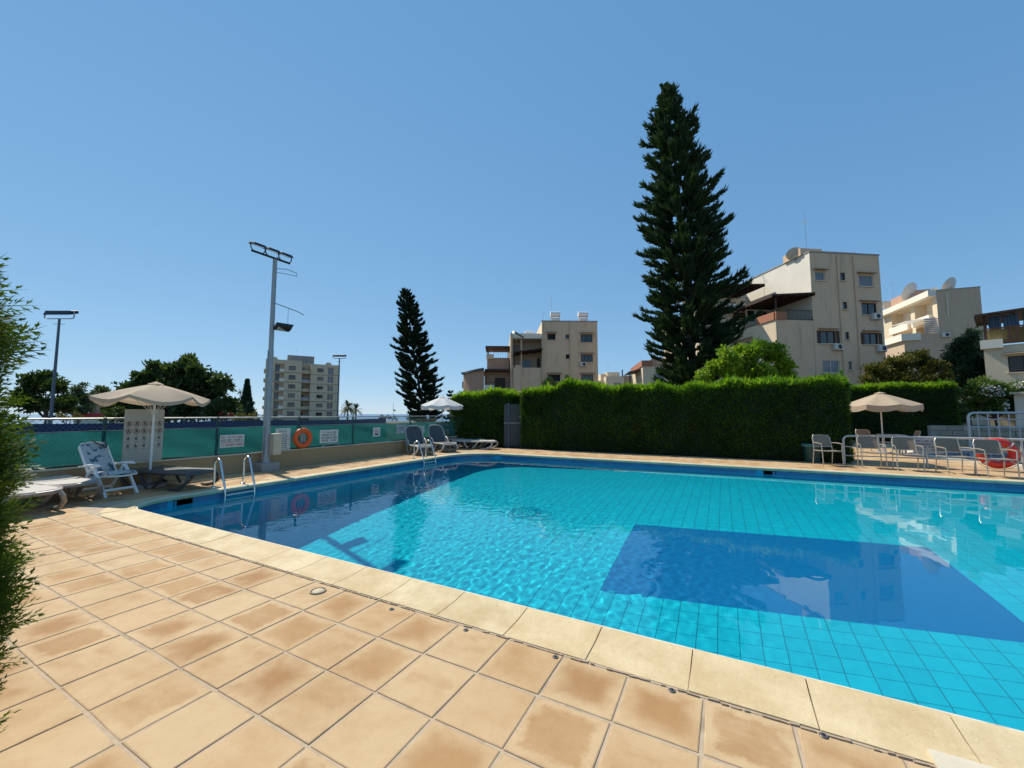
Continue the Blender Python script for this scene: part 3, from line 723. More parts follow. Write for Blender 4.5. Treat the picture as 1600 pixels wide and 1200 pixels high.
c_ = onfence(473, 686, .085); e = thing('buoy_bracket', c_, 0, 'grey bracket plate inside the orange lifebuoy', 'bracket'); MB().b2(-.01, .01, -.06, .06, -.16, .15).build('plate', M['signgrey'], e); MB().tube([(.012, 0, .12), (.012, 0, -.16)], .01, 6).build('strap', M['black'], e)
# coiled pale hose on the wall capping
e = thing('hose', onfence(518, 697, .1), 0, 'pale looped hose lying on the wall capping below the hours sign', 'hose')
MB().tube([(.03, -.45, -.02), (.04, -.25, .06), (.05, 0, .09), (.05, .2, .05), (.03, .33, -.01), (.05, .6, -.02), (.03, .9, .0)], .014, 7).build('tube', M['glassgrey'], e, True)
# ------------------------------------------------------------------ lamp posts
mat_lens = mat('dark_lens', (.05, .055, .06), .12)
PB = Vector((-10.78, 6.38, 0))
e = thing('floodlight_post', PB, 0, 'tall grey floodlight post with three heads on a concrete block beside the low wall', 'lamp post')
MB().b2(-.24, .24, -.24, .24, 0, .21).build('concrete_base', M['concrete'], e, bevel=.015)
MB().tube([(0, 0, .21), (0, 0, .42), (0, 0, .46), (0, 0, 3.2), (0, 0, 3.25), (0, 0, 5.75)], [.12, .085, .075, .07, .062, .055], 14).build('pole', M['galv'], e, True)
MB().b2(.06, .26, .03, .25, .42, .98).build('switch_box', mat('box_beige', (.56, .47, .34), .6, vary=.08), e, bevel=.012)
MB().tube([(.02, -.11, .3), (.02, -.11, 1.3), (.01, -.08, 3.2)], .012, 6).build('conduit', M['galv'], e, True)
ca = MB().tube([(.0, -.62, 5.78), (.0, .42, 5.78)], .032, 8).build('crossbar', M['black'], e, True)
for yy in (-.46, -.08, .28):
    h = thing('flood_head', (0, 0, 0), 0, 'x', 'x'); del h['label'], h['category']; h.parent = e; h.location = (0, yy, 5.8)
    mb = MB(); tl = R(-14)
    def tp(x, y, z): return (x*math.cos(tl)+z*math.sin(tl)-.02, y, -x*math.sin(tl)*-1+z*math.cos(tl)+.19)
    b = [tp(x, y, z) for z, s_ in ((-.035, 1.), (.045, .8)) for x, y in ((-.15*s_, -.18*s_), (.15*s_, -.18*s_), (.15*s_, .18*s_), (-.15*s_, .18*s_))]
    MB().add(b, [(3, 2, 1, 0), (4, 5, 6, 7), (0, 1, 5, 4), (1, 2, 6, 5), (2, 3, 7, 6), (3, 0, 4, 7)]).build('housing', M['black'], h, bevel=.01)
    g_ = [tp(x, y, -.038) for x, y in ((-.12, -.15), (.12, -.15), (.12, .15), (-.12, .15))]
    MB().add(g_, [(3, 2, 1, 0)]).build('lens', mat_lens, h)
    for s_ in (-1, 1): MB().tube([(0, s_*.13, 0), (0, s_*.18, .06), tp(0, s_*.19, 0)], .014, 6).build('bracket', M['black'], h)
MB().tube([(0, 0, 5.5), (.1, .3, 5.55), (.12, .55, 5.52), (.05, .62, 5.46), (.08, .3, 5.42), (0, 0, 5.4)], .008, 5).build('cable_loop', M['black'], e, True)
h = thing('side_lamp', (0, 0, 0), 0, 'x', 'x'); del h['label'], h['category']; h.parent = e; h.location = (.05, .02, 3.78)
MB().add([(.0, -.02, .06), (.1, .42, .06), (.32, .36, .18), (.22, -.06, .18), (.02, 0, -.0), (.1, .36, .0), (.28, .3, .1), (.2, -.04, .1)], [(0, 1, 2, 3), (7, 6, 5, 4), (4, 5, 1, 0), (5, 6, 2, 1), (6, 7, 3, 2), (7, 4, 0, 3)]).build('housing', M['black'], h)
MB().add([(.2, .0, .086), (.10, .32, -.004), (.04, .04, -.005)], [(0, 1, 2)]).build('lens', M['glassgrey'], h)
MB().tube([(-.02, 0, .75), (.15, .55, .62), (.2, .72, .55)], .014, 6).tube([(.1, .32, .66), (.1, .32, .18)], .006, 5).build('arm', M['galv'], h)
def far_lamp(px_, d, ytop, wpx, label, mm, rz=None):
    p = px_at(px_, d); t = at(px_, ytop, d); H_ = t.z; W_ = wpx/FPX*d
    e = thing('floodlight_post', p, YAW if rz is None else rz, label, 'lamp post')
    MB().tube([(0, 0, -.06), (0, 0, H_*.5), (0, 0, H_)], [.085, .07, .055], 10).build('pole', M[mm], e, True)
    h = MB(); hh = W_*.3
    h.add([(-W_*.46, -.2, H_+hh*.35), (W_*.46, -.2, H_+hh*.35), (W_*.46, .3, H_+hh*.75), (-W_*.46, .3, H_+hh*.75), (-W_*.44, -.1, H_+hh*.9), (W_*.44, -.1, H_+hh*.9), (W_*.44, .3, H_+hh*1.1), (-W_*.44, .3, H_+hh*1.1)],
          [(3, 2, 1, 0), (4, 5, 6, 7), (0, 1, 5, 4), (1, 2, 6, 5), (2, 3, 7, 6), (3, 0, 4, 7)]).build('head', M['black'], e, bevel=.02)
    MB().tube([(-W_*.5, 0, H_+hh*.95), (-W_*.52, 0, H_+.05), (-W_*.42, 0, H_), (W_*.42, 0, H_), (W_*.5, 0, H_+.05), (W_*.48, 0, H_+hh*.9)], .03, 6).build('yoke', M['galv'], e, True)
    MB().tube([(-W_*.2, 0, H_-.3), (W_*.2, 0, H_-.32)], .015, 5).build('step_bar', M['galv'], e)
    return e
far_lamp(80, 22.5, 498, 46, 'grey lamp post with one wide floodlight far left, rising by the cypress', 'bluepole')
far_lamp(527.5, 38, 560, 20, 'slim dark lamp post right of the tall apartment tower', 'bluepole')
# ------------------------------------------------------------------ umbrellas
def umbrella(loc, H_, r_, n, m, label, droop=.16, flap=.13, rot=0, wav=.0, base=True, seed=1, rise=.42):
    e = thing('parasol', loc, rot, label, 'parasol'); rr = random.Random(seed)
    rim = H_-rise; NS = 6; NA = n*6; vs = []; 
    for i in range(NS+1):
        t = .1+.9*i/NS
        for k in range(NA):
            a = 2*math.pi*k/NA; u = (k % 6)/6; seg = math.cos(math.pi/n)/math.cos((u-.5)*2*math.pi/n)
            sag = droop*t*t*(math.sin(math.pi*u))*.35
            z = H_-rise*(t**1.12)-sag; d = r_*t*seg
            if wav: z += wav*t*t*math.sin(a*2.3+seed)
            vs.append((d*math.cos(a), d*math.sin(a), z))
    fs = [(i*NA+k, i*NA+(k+1) % NA, (i+1)*NA+(k+1) % NA, (i+1)*NA+k) for i in range(NS) for k in range(NA)]
    can = MB().add(vs, fs).build('canopy', m, e, True)
    vf = []
    for k in range(NA):
        x, y, z = vs[NS*NA+k]; u = (k % 6)/6; vf.append((x, y, z)); vf.append((x*1.004, y*1.004, z-flap*(.75+.25*math.sin(math.pi*u))))
    MB().add(vf, [(2*k, 2*((k+1) % NA), 2*((k+1) % NA)+1, 2*k+1) for k in range(NA)]).build('valance', m, can, True)
    vt = [(.0, 0, H_+.045)]+[(r_*.14*math.cos(2*math.pi*k/16)*(1+.06*math.sin(5*k)), r_*.14*math.sin(2*math.pi*k/16), H_-.02+.012*math.sin(3*k)) for k in range(16)]
    MB().add(vt, [(0, 1+k, 1+(k+1) % 16) for k in range(16)]).build('vent_cap', m, can, True)
    MB().tube([(0, 0, 0), (0, 0, H_+.03)], .022, 10).build('pole', M['white'], e, True)
    for k in range(n):
        a = 2*math.pi*k/n
        rb = MB().tube([(.03*math.cos(a), .03*math.sin(a), H_-.04), (r_*.97*math.cos(a), r_*.97*math.sin(a), rim-.01+(wav*math.sin(a*2.3+seed) if wav else 0))], .009, 5).build('rib', M['offwhite'], e, True)
        MB().tube([(.03*math.cos(a), .03*math.sin(a), H_-.62), (r_*.5*math.cos(a), r_*.5*math.sin(a), H_-rise*.46-.02)], .007, 5).build('strut', M['offwhite'], rb, True)
    MB().lathe([(.03, -.04), (.045, -.03), (.045, .03), (.03, .04)], 10, (0, 0, H_-.62)).build('hub', M['offwhite'], e, True)
    if base: MB().lathe([(.0001, .07), (.04, .3), (.05, .08), (.25, .06), (.27, .03), (.27, 0)], 20).build('base', M['concrete'], e, True)
    return e
r_ = ray(237, 700); k = -10.55/r_.x; p = EYEV+r_*k; ULD = Vector((p.x, p.y, 0))
top = EYEV+ray(237, 599)*((-10.55)/ray(237, 599).x)
umbrella(ULD, top.z, .95, 6, M['canvas'], 'large beige parasol with drooping edge beside the rules board on the left', droop=.28, flap=.075, rot=.3, wav=.03, seed=3, rise=.29)
p = gz(690.5, 697.5); umbrella((p.x, p.y, 0), at(690.5, 620, (p.x*FH.x+p.y*FH.y)).z, 1.0, 8, M['canvas_white'], 'white parasol above the raised sunbeds at the far left corner', flap=.17, rot=.1, seed=2, rise=.40)
p = gz(1381, 708.5); UR = Vector((p.x, p.y, 0)); umbrella(UR, at(1381, 614, UR.dot(FH)).z, 1.2, 8, M['canvas'], 'beige parasol behind the metal railing on the right', flap=.22, rot=.2, seed=5, rise=.46)

# ------------------------------------------------------------------ sunbeds
def sunbed(loc, rz, label, back, frame, sling, group):
    e = thing('sunbed', loc, rz, label, 'sunbed', group); L, W_ = 1.9, .66; hx = .72; z0 = .32
    fr = MB()
    for s_ in (-1, 1):
        y = s_*W_/2; fr.tube([(hx if back > 5 else .05, y, z0), (1.2, y, z0), (1.72, y*.98, z0+.015), (1.86, y*.8, z0+.0), (1.9, y*.5, z0-.01), (1.91, 0, z0-.012)], .032, 8)
        if back > 5: fr.tube([(.0, y, z0-.05), (.3, y, z0-.04), (hx, y, z0)], .03, 8)
    fr.tube([(0.05, -W_/2, z0-.04), (.02, 0, z0-.04), (0.05, W_/2, z0-.04)], .03, 8)
    fr.build('frame', frame, e, True)
    def grid(x0, x1, zf, nx=8, ny=5): return [[(x0+(x1-x0)*i/nx, (-.5+j/ny)*(W_-.04)*(1-.18*max(0, (i/nx-.75)/.25)**2 if x1 > 1.5 else 1-.2*max(0, (.25-i/nx)/.25)**2), zf(x0+(x1-x0)*i/nx)-.012*math.sin(math.pi*j/ny)) for j in range(ny+1)] for i in range(nx+1)]
    MB().slab(grid(hx, 1.86, lambda x: z0+.035), .03).build('seat', sling, e, True)
    a = R(back); pts = grid(0.0, hx, lambda x: 0)
    rot = [[(hx-(hx-p[0])*1.08*math.cos(a), p[1], z0+.035+(hx-p[0])*1.08*math.sin(a)+p[2]) for p in row] for row in pts]
    bk = MB().slab(rot, .035).build('backrest', sling, e, True)
    f2 = MB(); edge = [(hx-(hx-x)*1.08*math.cos(a), y, z0+.02+(hx-x)*1.08*math.sin(a)) for x, y in ((hx, -W_/2), (.2, -W_/2), (.05, -W_/2*.85), (-.02, -W_/2*.5), (-.03, 0), (-.02, W_/2*.5), (.05, W_/2*.85), (.2, W_/2), (hx, W_/2))]
    f2.tube(edge, .026, 8).build('back_frame', frame, bk, True)
    if back > 5: MB().tube([(.4, -.2, z0-.02), (hx-.45*math.cos(a), -.2, z0+.42*math.sin(a)), (hx-.45*math.cos(a), .2, z0+.42*math.sin(a)), (.4, .2, z0-.02)], .015, 6).build('prop', frame, e, True)
    for s_ in (-1, 1):
        y = s_*(W_/2-.01)
        MB().tube([(1.86, y*.82, z0), (1.93, y*.9, z0-.08), (1.88, y, .15), (1.74, y, .05), (1.58, y, .026), (1.42, y, .028)], [.03, .034, .036, .034, .028, .024], 8).build('leg', frame, e, True)
        MB().tube([(1.30, y, z0), (1.24, y, z0-.05), (1.12, y, .12), (1.0, y, .024)], [.034, .034, .032, .026], 8).build('leg', frame, e, True)
        MB().tube([(.12, y, z0-.04), (.06, y, .18), (.2, y, .06), (.38, y, .026)], [.03, .034, .03, .024], 8).build('leg', frame, e, True)
        MB().tube([(.62, y, z0-.02), (.68, y, .16), (.8, y, .024)], [.03, .03, .024], 8).build('leg', frame, e, True)
        # arm loop
        if back > 5: MB().tube([(.45, y*1.02, z0), (.5, y*1.06, z0+.2), (.62, y*1.07, z0+.25), (.86, y*1.06, z0+.17), (1.0, y*1.02, z0+.02)], .024, 8).build('armrest', frame, e, True)
    return e
def bed_between(head, foot, *a):
    h, f = Vector(head), Vector(foot); d = f-h; rz = math.atan2(d.y, d.x); c = (h+f)/2
    return sunbed((c.x-.95*math.cos(rz), c.y-.95*math.sin(rz), .009), rz, *a)
bed_between((-10.9, 1.80), (-8.98, 1.98), 'flat pale sunbed nearest the cypress, casting a shadow on the paving', 0, M['taupe'], M['slingpale'], 'sunbeds on the left deck')
bed_between((-11.3, 2.42), (-9.72, 2.54), 'flat pale sunbed behind the nearest one, beside the white folding chair', 0, M['taupe'], M['slingpale'], 'sunbeds on the left deck')
bed_between((-11.0, 3.9), (-9.35, 4.22), 'flat dark brown sunbed under the big beige parasol', 0, M['darkresin'], M['slingdark'], 'sunbeds on the left deck')
bed_between((-11.08, 12.3), (-9.7, 11.45), 'grey sunbed with raised back, nearer the pool ladder of the two', 58, M['greyresin'], M['slingdark'], 'sunbeds at the far corner')
bed_between((-11.05, 13.6), (-9.6, 12.8), 'grey sunbed with raised back beside the white parasol pole', 58, M['greyresin'], M['slingdark'], 'sunbeds at the far corner')
bed_between((-10.5, 14.55), (-8.75, 14.75), 'flat grey sunbed in front of the small clipped hedge', 0, M['greyresin'], M['slingpale'], 'sunbeds at the far corner')
bed_between((-11.3, 15.0), (-9.6, 15.3), 'flat shaded sunbed behind the other beds by the small hedge', 0, M['greyresin'], M['slingdark'], 'sunbeds at the far corner')
# ------------------------------------------------------------------ white folding chair with floral cushion
def hexs(mb, a, b, w_, h_): mb.bar(a, b, w_, h_)
c = (gz(122, 776)+gz(172, 780)+gz(211, 771)+(gz(122, 776)+gz(211, 771)-gz(172, 780)))/4
FCR = R(11)
e = thing('folding_chair', (c.x, c.y, .009), FCR, 'white plastic reclining armchair beside the rules board', 'chair')
for s_ in (-1, 1):
    y = s_*.27
    MB().bar((-.45, y, .0), (-.02, y, .60), .04, .055).build('leg', M['white'], e, bevel=.008)
    MB().bar((.46, y, .0), (.02, y*.98, .60), .045, .06).build('leg', M['white'], e, bevel=.008)
    MB().tube([(-.42, y*1.05, .595), (-.1, y*1.08, .635), (.2, y*1.1, .645), (.27, y*1.06, .635)], [.02, .026, .032, .02], 8).build('armrest', M['white'], e, True)
    MB().bar((-.58, y*.86, 1.0), (-.14, y*.86, .36), .03, .05).build('back_post', M['white'], e, bevel=.008)
MB().bar((.36, -.27, .14), (.36, .27, .14), .035, .05).build('stretcher', M['white'], e, bevel=.006)
MB().bar((-.36, -.27, .12), (-.36, .27, .12), .03, .045).build('stretcher', M['white'], e, bevel=.006)
MB().slab([[(-.24+.72*i/8, -.24+.48*j/4, .40+.05*(i/8)-.02*math.sin(math.pi*j/4)) for j in range(5)] for i in range(9)], .035).build('seat', M['white'], e, True)
MB().slab([[(-.20-.40*i/8, -.23+.46*j/4, .42+.60*i/8) for j in range(5)] for i in range(9)], .03).build('backrest', M['white'], e, True)
m = bpy.data.materials.new('floral_fabric'); m.use_nodes = True; q = NT(m); p = q.objco()
c1 = q.mix(q.ramp(q.noise(9, 2, p), .54, .60), (.42, .46, .47), (.06, .13, .17)); c1 = q.mix(q.ramp(q.noise(17, 3, p), .60, .66), c1, (.02, .04, .07)); c1 = q.mix(q.ramp(q.noise(6, 1, p), .63, .68), c1, (.14, .23, .25))
q.l(c1, q.bsdf.inputs['Base Color']); q.bsdf.inputs['Roughness'].default_value = .85
e.scale = (.88,)*3
e2 = thing('cushion', (c.x, c.y, .009), FCR, 'blue and white floral cushion lying over the white armchair', 'cushion')
MB().slab([[(-.215-.385*i/10, -.22+.44*j/6, .50+.57*i/10+.03*math.sin(math.pi*j/6)) for j in range(7)] for i in range(11)], .05).build('back_pad', m, e2, True, bevel=.012)
MB().slab([[(-.2+.70*i/10, -.22+.44*j/6, .465+.045*(i/10)+.018*math.sin(math.pi*j/6)-.03*max(0, (i/10-.85)/.15)) for j in range(7)] for i in range(11)], .045).build('seat_pad', m, e2, True, bevel=.012)
MB().tube([(-.60, -.02, 1.13), (-.50, .08, 1.02), (-.46, .15, .95), (-.48, .19, .99), (-.53, .18, 1.06)], .012, 6).build('strap', M['black'], e2, True)
e2.scale = (.88,)*3
# ------------------------------------------------------------------ stacking armchairs, table, bin
def armchair():
    e = thing('armchair', (0, 0, 0), 0, 'x', 'chair', 'armchairs along the railing'); m = M['alu']
    for s_ in (-1, 1):
        y = s_*.255
        MB().tube([(.24, y, 0), (.22, y*1.0, .42), (.21, y*1.04, .63)], .0135, 8).build('leg', m, e, True)
        MB().tube([(-.29, y, 0), (-.22, y*.98, .42), (-.27, y*.9, .66), (-.31, y*.86, .80)], .0135, 8).build('leg', m, e, True)
        MB().tube([(.22, y*1.04, .63), (0, y*1.07, .645), (-.25, y*.95, .64)], [.013, .017, .013], 8).build('armrest', m, e, True)
    MB().tube([(.225, -.25, .425), (.225, .25, .425)], .012, 6).tube([(-.22, -.25, .41), (-.22, .25, .41)], .012, 6).tube([(.225, -.25, .425), (-.22, -.25, .41)], .012, 6).tube([(.225, .25, .425), (-.22, .25, .41)], .012, 6).build('seat_rail', m, e, True)
    MB().slab([[(-.2+.43*i/5, -.235+.47*j/5, .432-.012*math.sin(math.pi*j/5)) for j in range(6)] for i in range(6)], .014).build('seat', M['slingbrown'], e, True)
    rows = []
    for i in range(8):
        t = i/7; wd = .235*(1-.12*max(0, (t-.75)/.25)**2); rows.append([(-.245-.075*t-.03*math.sin(math.pi*j/6)*1, -wd+2*wd*j/6, .52+.33*t) for j in range(7)])
    MB().slab(rows, .012).add([], []).build('backrest', M['slingbrown'], e, True)
    MB().tube([(-.25, -.23, .52), (-.275, 0, .52), (-.25, .23, .52)], .011, 6).tube([(-.25, -.235, .52), (-.30, -.235, .78), (-.325, -.2, .855), (-.355, 0, .862), (-.325, .2, .855), (-.30, .235, .78), (-.25, .235, .52)], .012, 6).build('back_frame', m, e, True)
    return e
ac = armchair(); first = True
def put_chair(x, y, rz, label, group, z=.009):
    global first
    o = ac if first else copy_tree(ac); first = False
    o.location = (x, y, z); o.rotation_euler = (0, 0, rz); o['label'] = label; o['group'] = group; return o
def on_y(px, Y):
    r_ = ray(px, 700); return EYEV.x+r_.x*Y/r_.y
for px_, Y, a, lb in ((1293, 14.75, -72, 'armchair at the left end of the railing, turned slightly, beside the green bin'), (1361, 14.62, -92, 'second armchair from the left, standing in front of the railing'), (1417, 14.45, -95, 'third armchair along the railing, just left of the grey hours sign'), (1491, 14.25, -84, 'fourth armchair along the railing, just right of the grey hours sign'), (1554, 13.95, -88, 'rightmost armchair, in front of the red lifebuoy')):
    put_chair(on_y(px_, Y), Y, R(a+180), lb, 'armchairs along the railing') if False else put_chair(on_y(px_, Y), Y, R(a), lb, 'armchairs along the railing')
put_chair(UR.x-.35, UR.y+.5, R(-80), 'armchair under the beige parasol behind the railing', 'armchairs in the shade')
put_chair(UR.x+.75, UR.y+.2, R(180), 'armchair right of the parasol pole behind the railing', 'armchairs in the shade')
p = gz(717, 694.5); put_chair(p.x, p.y, R(200), 'armchair in the shade of the small hedge beside the white parasol', 'armchairs in the shade')
def table(loc, label, w_=.7, h_=.72):
    e = thing('table', loc, 0, label, 'table')
    MB().b2(-w_/2, w_/2, -w_/2, w_/2, h_-.03, h_).build('top', M['greyresin'], e, bevel=.008)
    for sx in (-1, 1):
        for sy in (-1, 1): MB().bar((sx*(w_/2-.05), sy*(w_/2-.05), 0), (sx*(w_/2-.06), sy*(w_/2-.06), h_-.03), .04).build('leg', M['greyresin'], e)
table((UR.x+.2, UR.y-.15, .009), 'square grey table under the beige parasol on the right', .7)
p = gz(702, 695); table((p.x, p.y+.1, .009), 'square grey table in the shade of the small hedge at the far corner', .7)
p = gz(697, 697); e = thing('wooden_planter', (p.x, p.y, .009), .2, 'small square tan box behind the sunbed at the white parasol', 'box')
mb = MB(); mb.b2(-.2, .2, -.2, .2, 0, .42).build('body', M['walltop'], e, bevel=.01); MB().b2(-.22, .22, -.22, .22, .42, .45).build('rim', M['wallcream'], e)
p = gz(1270, 722); e = thing('waste_bin', (p.x, p.y, .009), 0, 'round dark green waste bin between hedge end and first armchair', 'bin')
gb = mat('bin_green', (.015, .06, .05), .4)
MB().lathe([(.0001, 0), (.2, 0), (.24, .5), (.235, .5), (.2, .05)], 24).build('body', gb, e, True)
MB().lathe([(.25, .46), (.28, .48), (.28, .55), (.255, .57), (.23, .53)], 24).build('rim', mat('rim_green', (.05, .16, .14), .35), e, True)
# ------------------------------------------------------------------ pool ladders
def ladder(y0, y1, label):
    e = thing('pool_ladder', (PX0, (y0+y1)/2, 0), 0, label, 'ladder', 'steel pool ladders')
    w_ = (y1-y0)/2
    for s_ in (-1, 1):
        y = s_*w_
        MB().tube([(-.36, y, .0), (-.345, y, .42)]+arc((-.245, y, .47), .12, 165, 20, 8)+[(-.03, y, .25), (.06, y, .05), (.085, y, -.1), (.085, y, -.85), (.06, y, -.9)], .021, 10).build('rail', M['steel'], e, True)
        MB().lathe([(.021, .03), (.045, .02), (.05, .0)], 16, (-.36, y, .008)).build('flange', M['steel'], e, True)
    for z in (-.115, -.38, -.64):
        o = MB().b2(.055, .125, -w_+.02, w_-.02, z, z+.025).build('tread', M['offwhite'], e, bevel=.006); o.cycles.is_caustics_receiver = True
ladder(4.42, 4.98, 'steel pool ladder near the big beige parasol'); ladder(10.35, 10.95, 'steel pool ladder in front of the raised sunbeds')
# ------------------------------------------------------------------ railing, hours sign, red lifebuoy, barrier
e = thing('railing', (3.18, 15.5, 0), 0, 'low pale metal railing with rounded corner in front of the children\'s pool', 'railing')
MB().tube([(0, 0, .0), (0, 0, .70)]+arc((.14, 0, .70), .14, 180, 90, 6)[1:]+[(6.4, 0, .84)], .03, 10).build('frame_tube', M['railpaint'], e, True)
for z in (.52, .25): MB().tube([(0, 0, z), (6.4, 0, z)], .016, 8).build('rail', M['railpaint'], e, True)
for x in (1.83, 3.66, 5.5): MB().tube([(x, 0, 0), (x, 0, .84)], .024, 8).build('post', M['railpaint'], e, True)
e = thing('hours_sign', (on_y(1450, 15.44), 15.45, .60), 0, 'grey opening hours sign tied to the low metal railing', 'sign')
MB().b2(-.31, .31, -.006, .006, -.20, .21).build('plate', M['signgrey'], e, bevel=.003)
def hline(e, z, w_, h, seed):
    t = scribble(e, -w_, w_, 0, h, .0, M['ink'], seed); t.rotation_euler = (0, 0, -math.pi/2); t.location = (0, -.008, z)
hline(e, .14, .25, .05, 3); hline(e, .06, .26, .05, 4); hline(e, -.02, .27, .05, 9)
cu = bpy.data.curves.new('lettering', 'FONT'); cu.body = '7.00 - 19.00'; cu.size = .105; cu.align_x = 'CENTER'; cu.extrude = .0008; cu.materials.append(M['ink'])
o = link('lettering', cu, e); o.location = (.02, -.0085, -.145); o.rotation_euler = (math.pi/2, 0, 0); as_mesh(o)
c_ = (on_y(1558, 15.36), 15.38, .47)
lifebuoy(c_, math.pi/2, .30, .10, M['buoyred'], 'red ring lifebuoy with rope hanging on the low metal railing', bands=(.75, 2.4, 3.9, 5.5))
b_ = gz(1517, 702.5); e = thing('barrier', (b_.x, b_.y, 0), 0, 'taller pale metal barrier with vertical bars beyond the children\'s pool', 'barrier')
MB().tube([(0, 0, 0), (0, 0, 1.35)]+arc((.2, 0, 1.35), .2, 180, 90, 6)[1:]+[(7, 0, 1.55)], .05, 10).build('frame_tube', M['railpaint'], e, True)
for z in (1.28, .95): MB().tube([(0, 0, z), (7, 0, z)], .025, 8).build('rail', M['railpaint'], e, True)
for x in (.28, .58, .88, 1.18, 1.45): MB().tube([(x, 0, .05), (x, 0, 1.54)], .022, 8).build('bar', M['railpaint'], e, True)
MB().b2(2.9, 5.5, -.02, .02, 1.05, 1.5).build('panel', M['signgrey'], e)
e = thing('stone_wall', (gz(1480, 698).x, b_.y+2.2, 0), 0, 'low pale stone wall in front of the flowering shrubs', 'wall')
for r_ in range(4):
    x = -.3*(r_ % 2)
    while x < 9:
        w_ = rnd.uniform(.4, .7); MB().b2(x+.012, x+w_-.012, rnd.uniform(-.02, .02), .4, .0+.24*r_+.01, .24*r_+.23).build('stone', mat_stone if 'mat_stone' in globals() else globals().setdefault('mat_stone', mat('wall_stone', (.42, .36, .27), .9, vary=.25, scale=4, bump=.5, isl=.25)), e, bevel=.02); x += w_
MB().b2(-.3, 9.2, .05, .38, 0, .94).build('core', M['concrete'], e)
# ------------------------------------------------------------------ vegetation
def unit(v): return v/np.maximum(1e-9, np.linalg.norm(v, axis=-1, keepdims=True))
def leaves(P, D, L, W, bend=.25):
    """one folded leaf (two triangles) at each point P, along direction D"""
    n = len(P); D = unit(D); A = unit(np.cross(D, rng.normal(size=(n, 3)))); B = np.cross(D, A)
    L = np.asarray(L).reshape(-1, 1); W = np.asarray(W).reshape(-1, 1)
    mid = P+D*L*.5
    V = np.stack([P, mid+A*W*.5+B*L*bend*.3, P+D*L, mid-A*W*.5+B*L*bend*.3], 1).reshape(-1, 3)
    i = np.arange(n)*4; F = np.concatenate([np.stack([i, i+1, i+2], 1), np.stack([i, i+2, i+3], 1)])
    return V, F
def merge(parts):
    V = []; F = []; n = 0
    for v, f in parts: V.append(v); F.append(f+n); n += len(v)
    return np.concatenate(V), np.concatenate(F)
def sprays(P, D, L, tw=7, wid=.05):
    """a cypress spray: stem with side twigs, thin triangles, in a plane"""
    n = len(P); D = unit(D); A = unit(np.cross(D, rng.normal(size=(n, 3)))); B = np.cross(D, A); L = L.reshape(-1, 1)
    tri = [(0, 0, 1., 0., wid)]
    for k in range(tw):
        t = .12+.8*k/tw; s = 1 if k % 2 else -1; tri.append((t, 0, .34*(1.15-t), s*.30*(1.2-t), wid*.9))
        tri.append((t+.3*.34*(1.15-t), s*.12*(1.2-t), .22*(1.15-t), s*.02, wid*.8)); tri.append((t+.15*.34*(1.15-t), s*.08*(1.2-t), .10*(1.15-t), s*.16*(1.2-t), wid*.8))
    out = []
    for (t, a, dt, da, w_) in tri:
        b0 = P+D*L*t+A*L*a-B*L*.12*t*t; b1 = P+D*L*(t+dt)+A*L*(a+da)-B*L*.12*(t+dt)**2
        sd = unit(np.cross(b1-b0, B+.4*A*0))*L*w_*.5
        mid = b0*.55+b1*.45
        V = np.stack([b0, mid+sd, b1, mid-sd], 1).reshape(-1, 3); i = np.arange(n)*4
        out.append((V, np.stack([i, i+1, i+2, i+3], 1)))
    return merge(out)
def box_points(x0, x1, y0, y1, z0, z1, faces, dens):
    Ps = []; Ns = []
    for f in faces:
        if f in '-y+y':
            n = int(dens*(x1-x0)*(z1-z0)); P = np.stack([rng.uniform(x0, x1, n), np.full(n, y0 if f == '-y' else y1), rng.uniform(z0, z1, n)], 1); N = np.tile([0, -1 if f == '-y' else 1, 0], (n, 1))
        elif f in '-x+x':
            n = int(dens*(y1-y0)*(z1-z0)); P = np.stack([np.full(n, x0 if f == '-x' else x1), rng.uniform(y0, y1, n), rng.uniform(z0, z1, n)], 1); N = np.tile([-1 if f == '-x' else 1, 0, 0], (n, 1))
        else:
            n = int(dens*(x1-x0)*(y1-y0)); P = np.stack([rng.uniform(x0, x1, n), rng.uniform(y0, y1, n), np.full(n, z1)], 1); N = np.tile([0, 0, 1], (n, 1))
        Ps.append(P); Ns.append(N)
    return np.concatenate(Ps), np.concatenate(Ns).astype(float)
def lump(P, amp, s=1.3):
    return amp*(np.sin(P[:, 0]*s*2.1+P[:, 2]*1.7)+np.sin(P[:, 0]*s*4.7-P[:, 2]*s*3.9+1)+np.sin(P[:, 1]*s*3.3+P[:, 2]*s*2.3+2)+.7*np.sin(P[:, 0]*s*9.1+P[:, 2]*s*8.3+P[:, 1]*6))/3
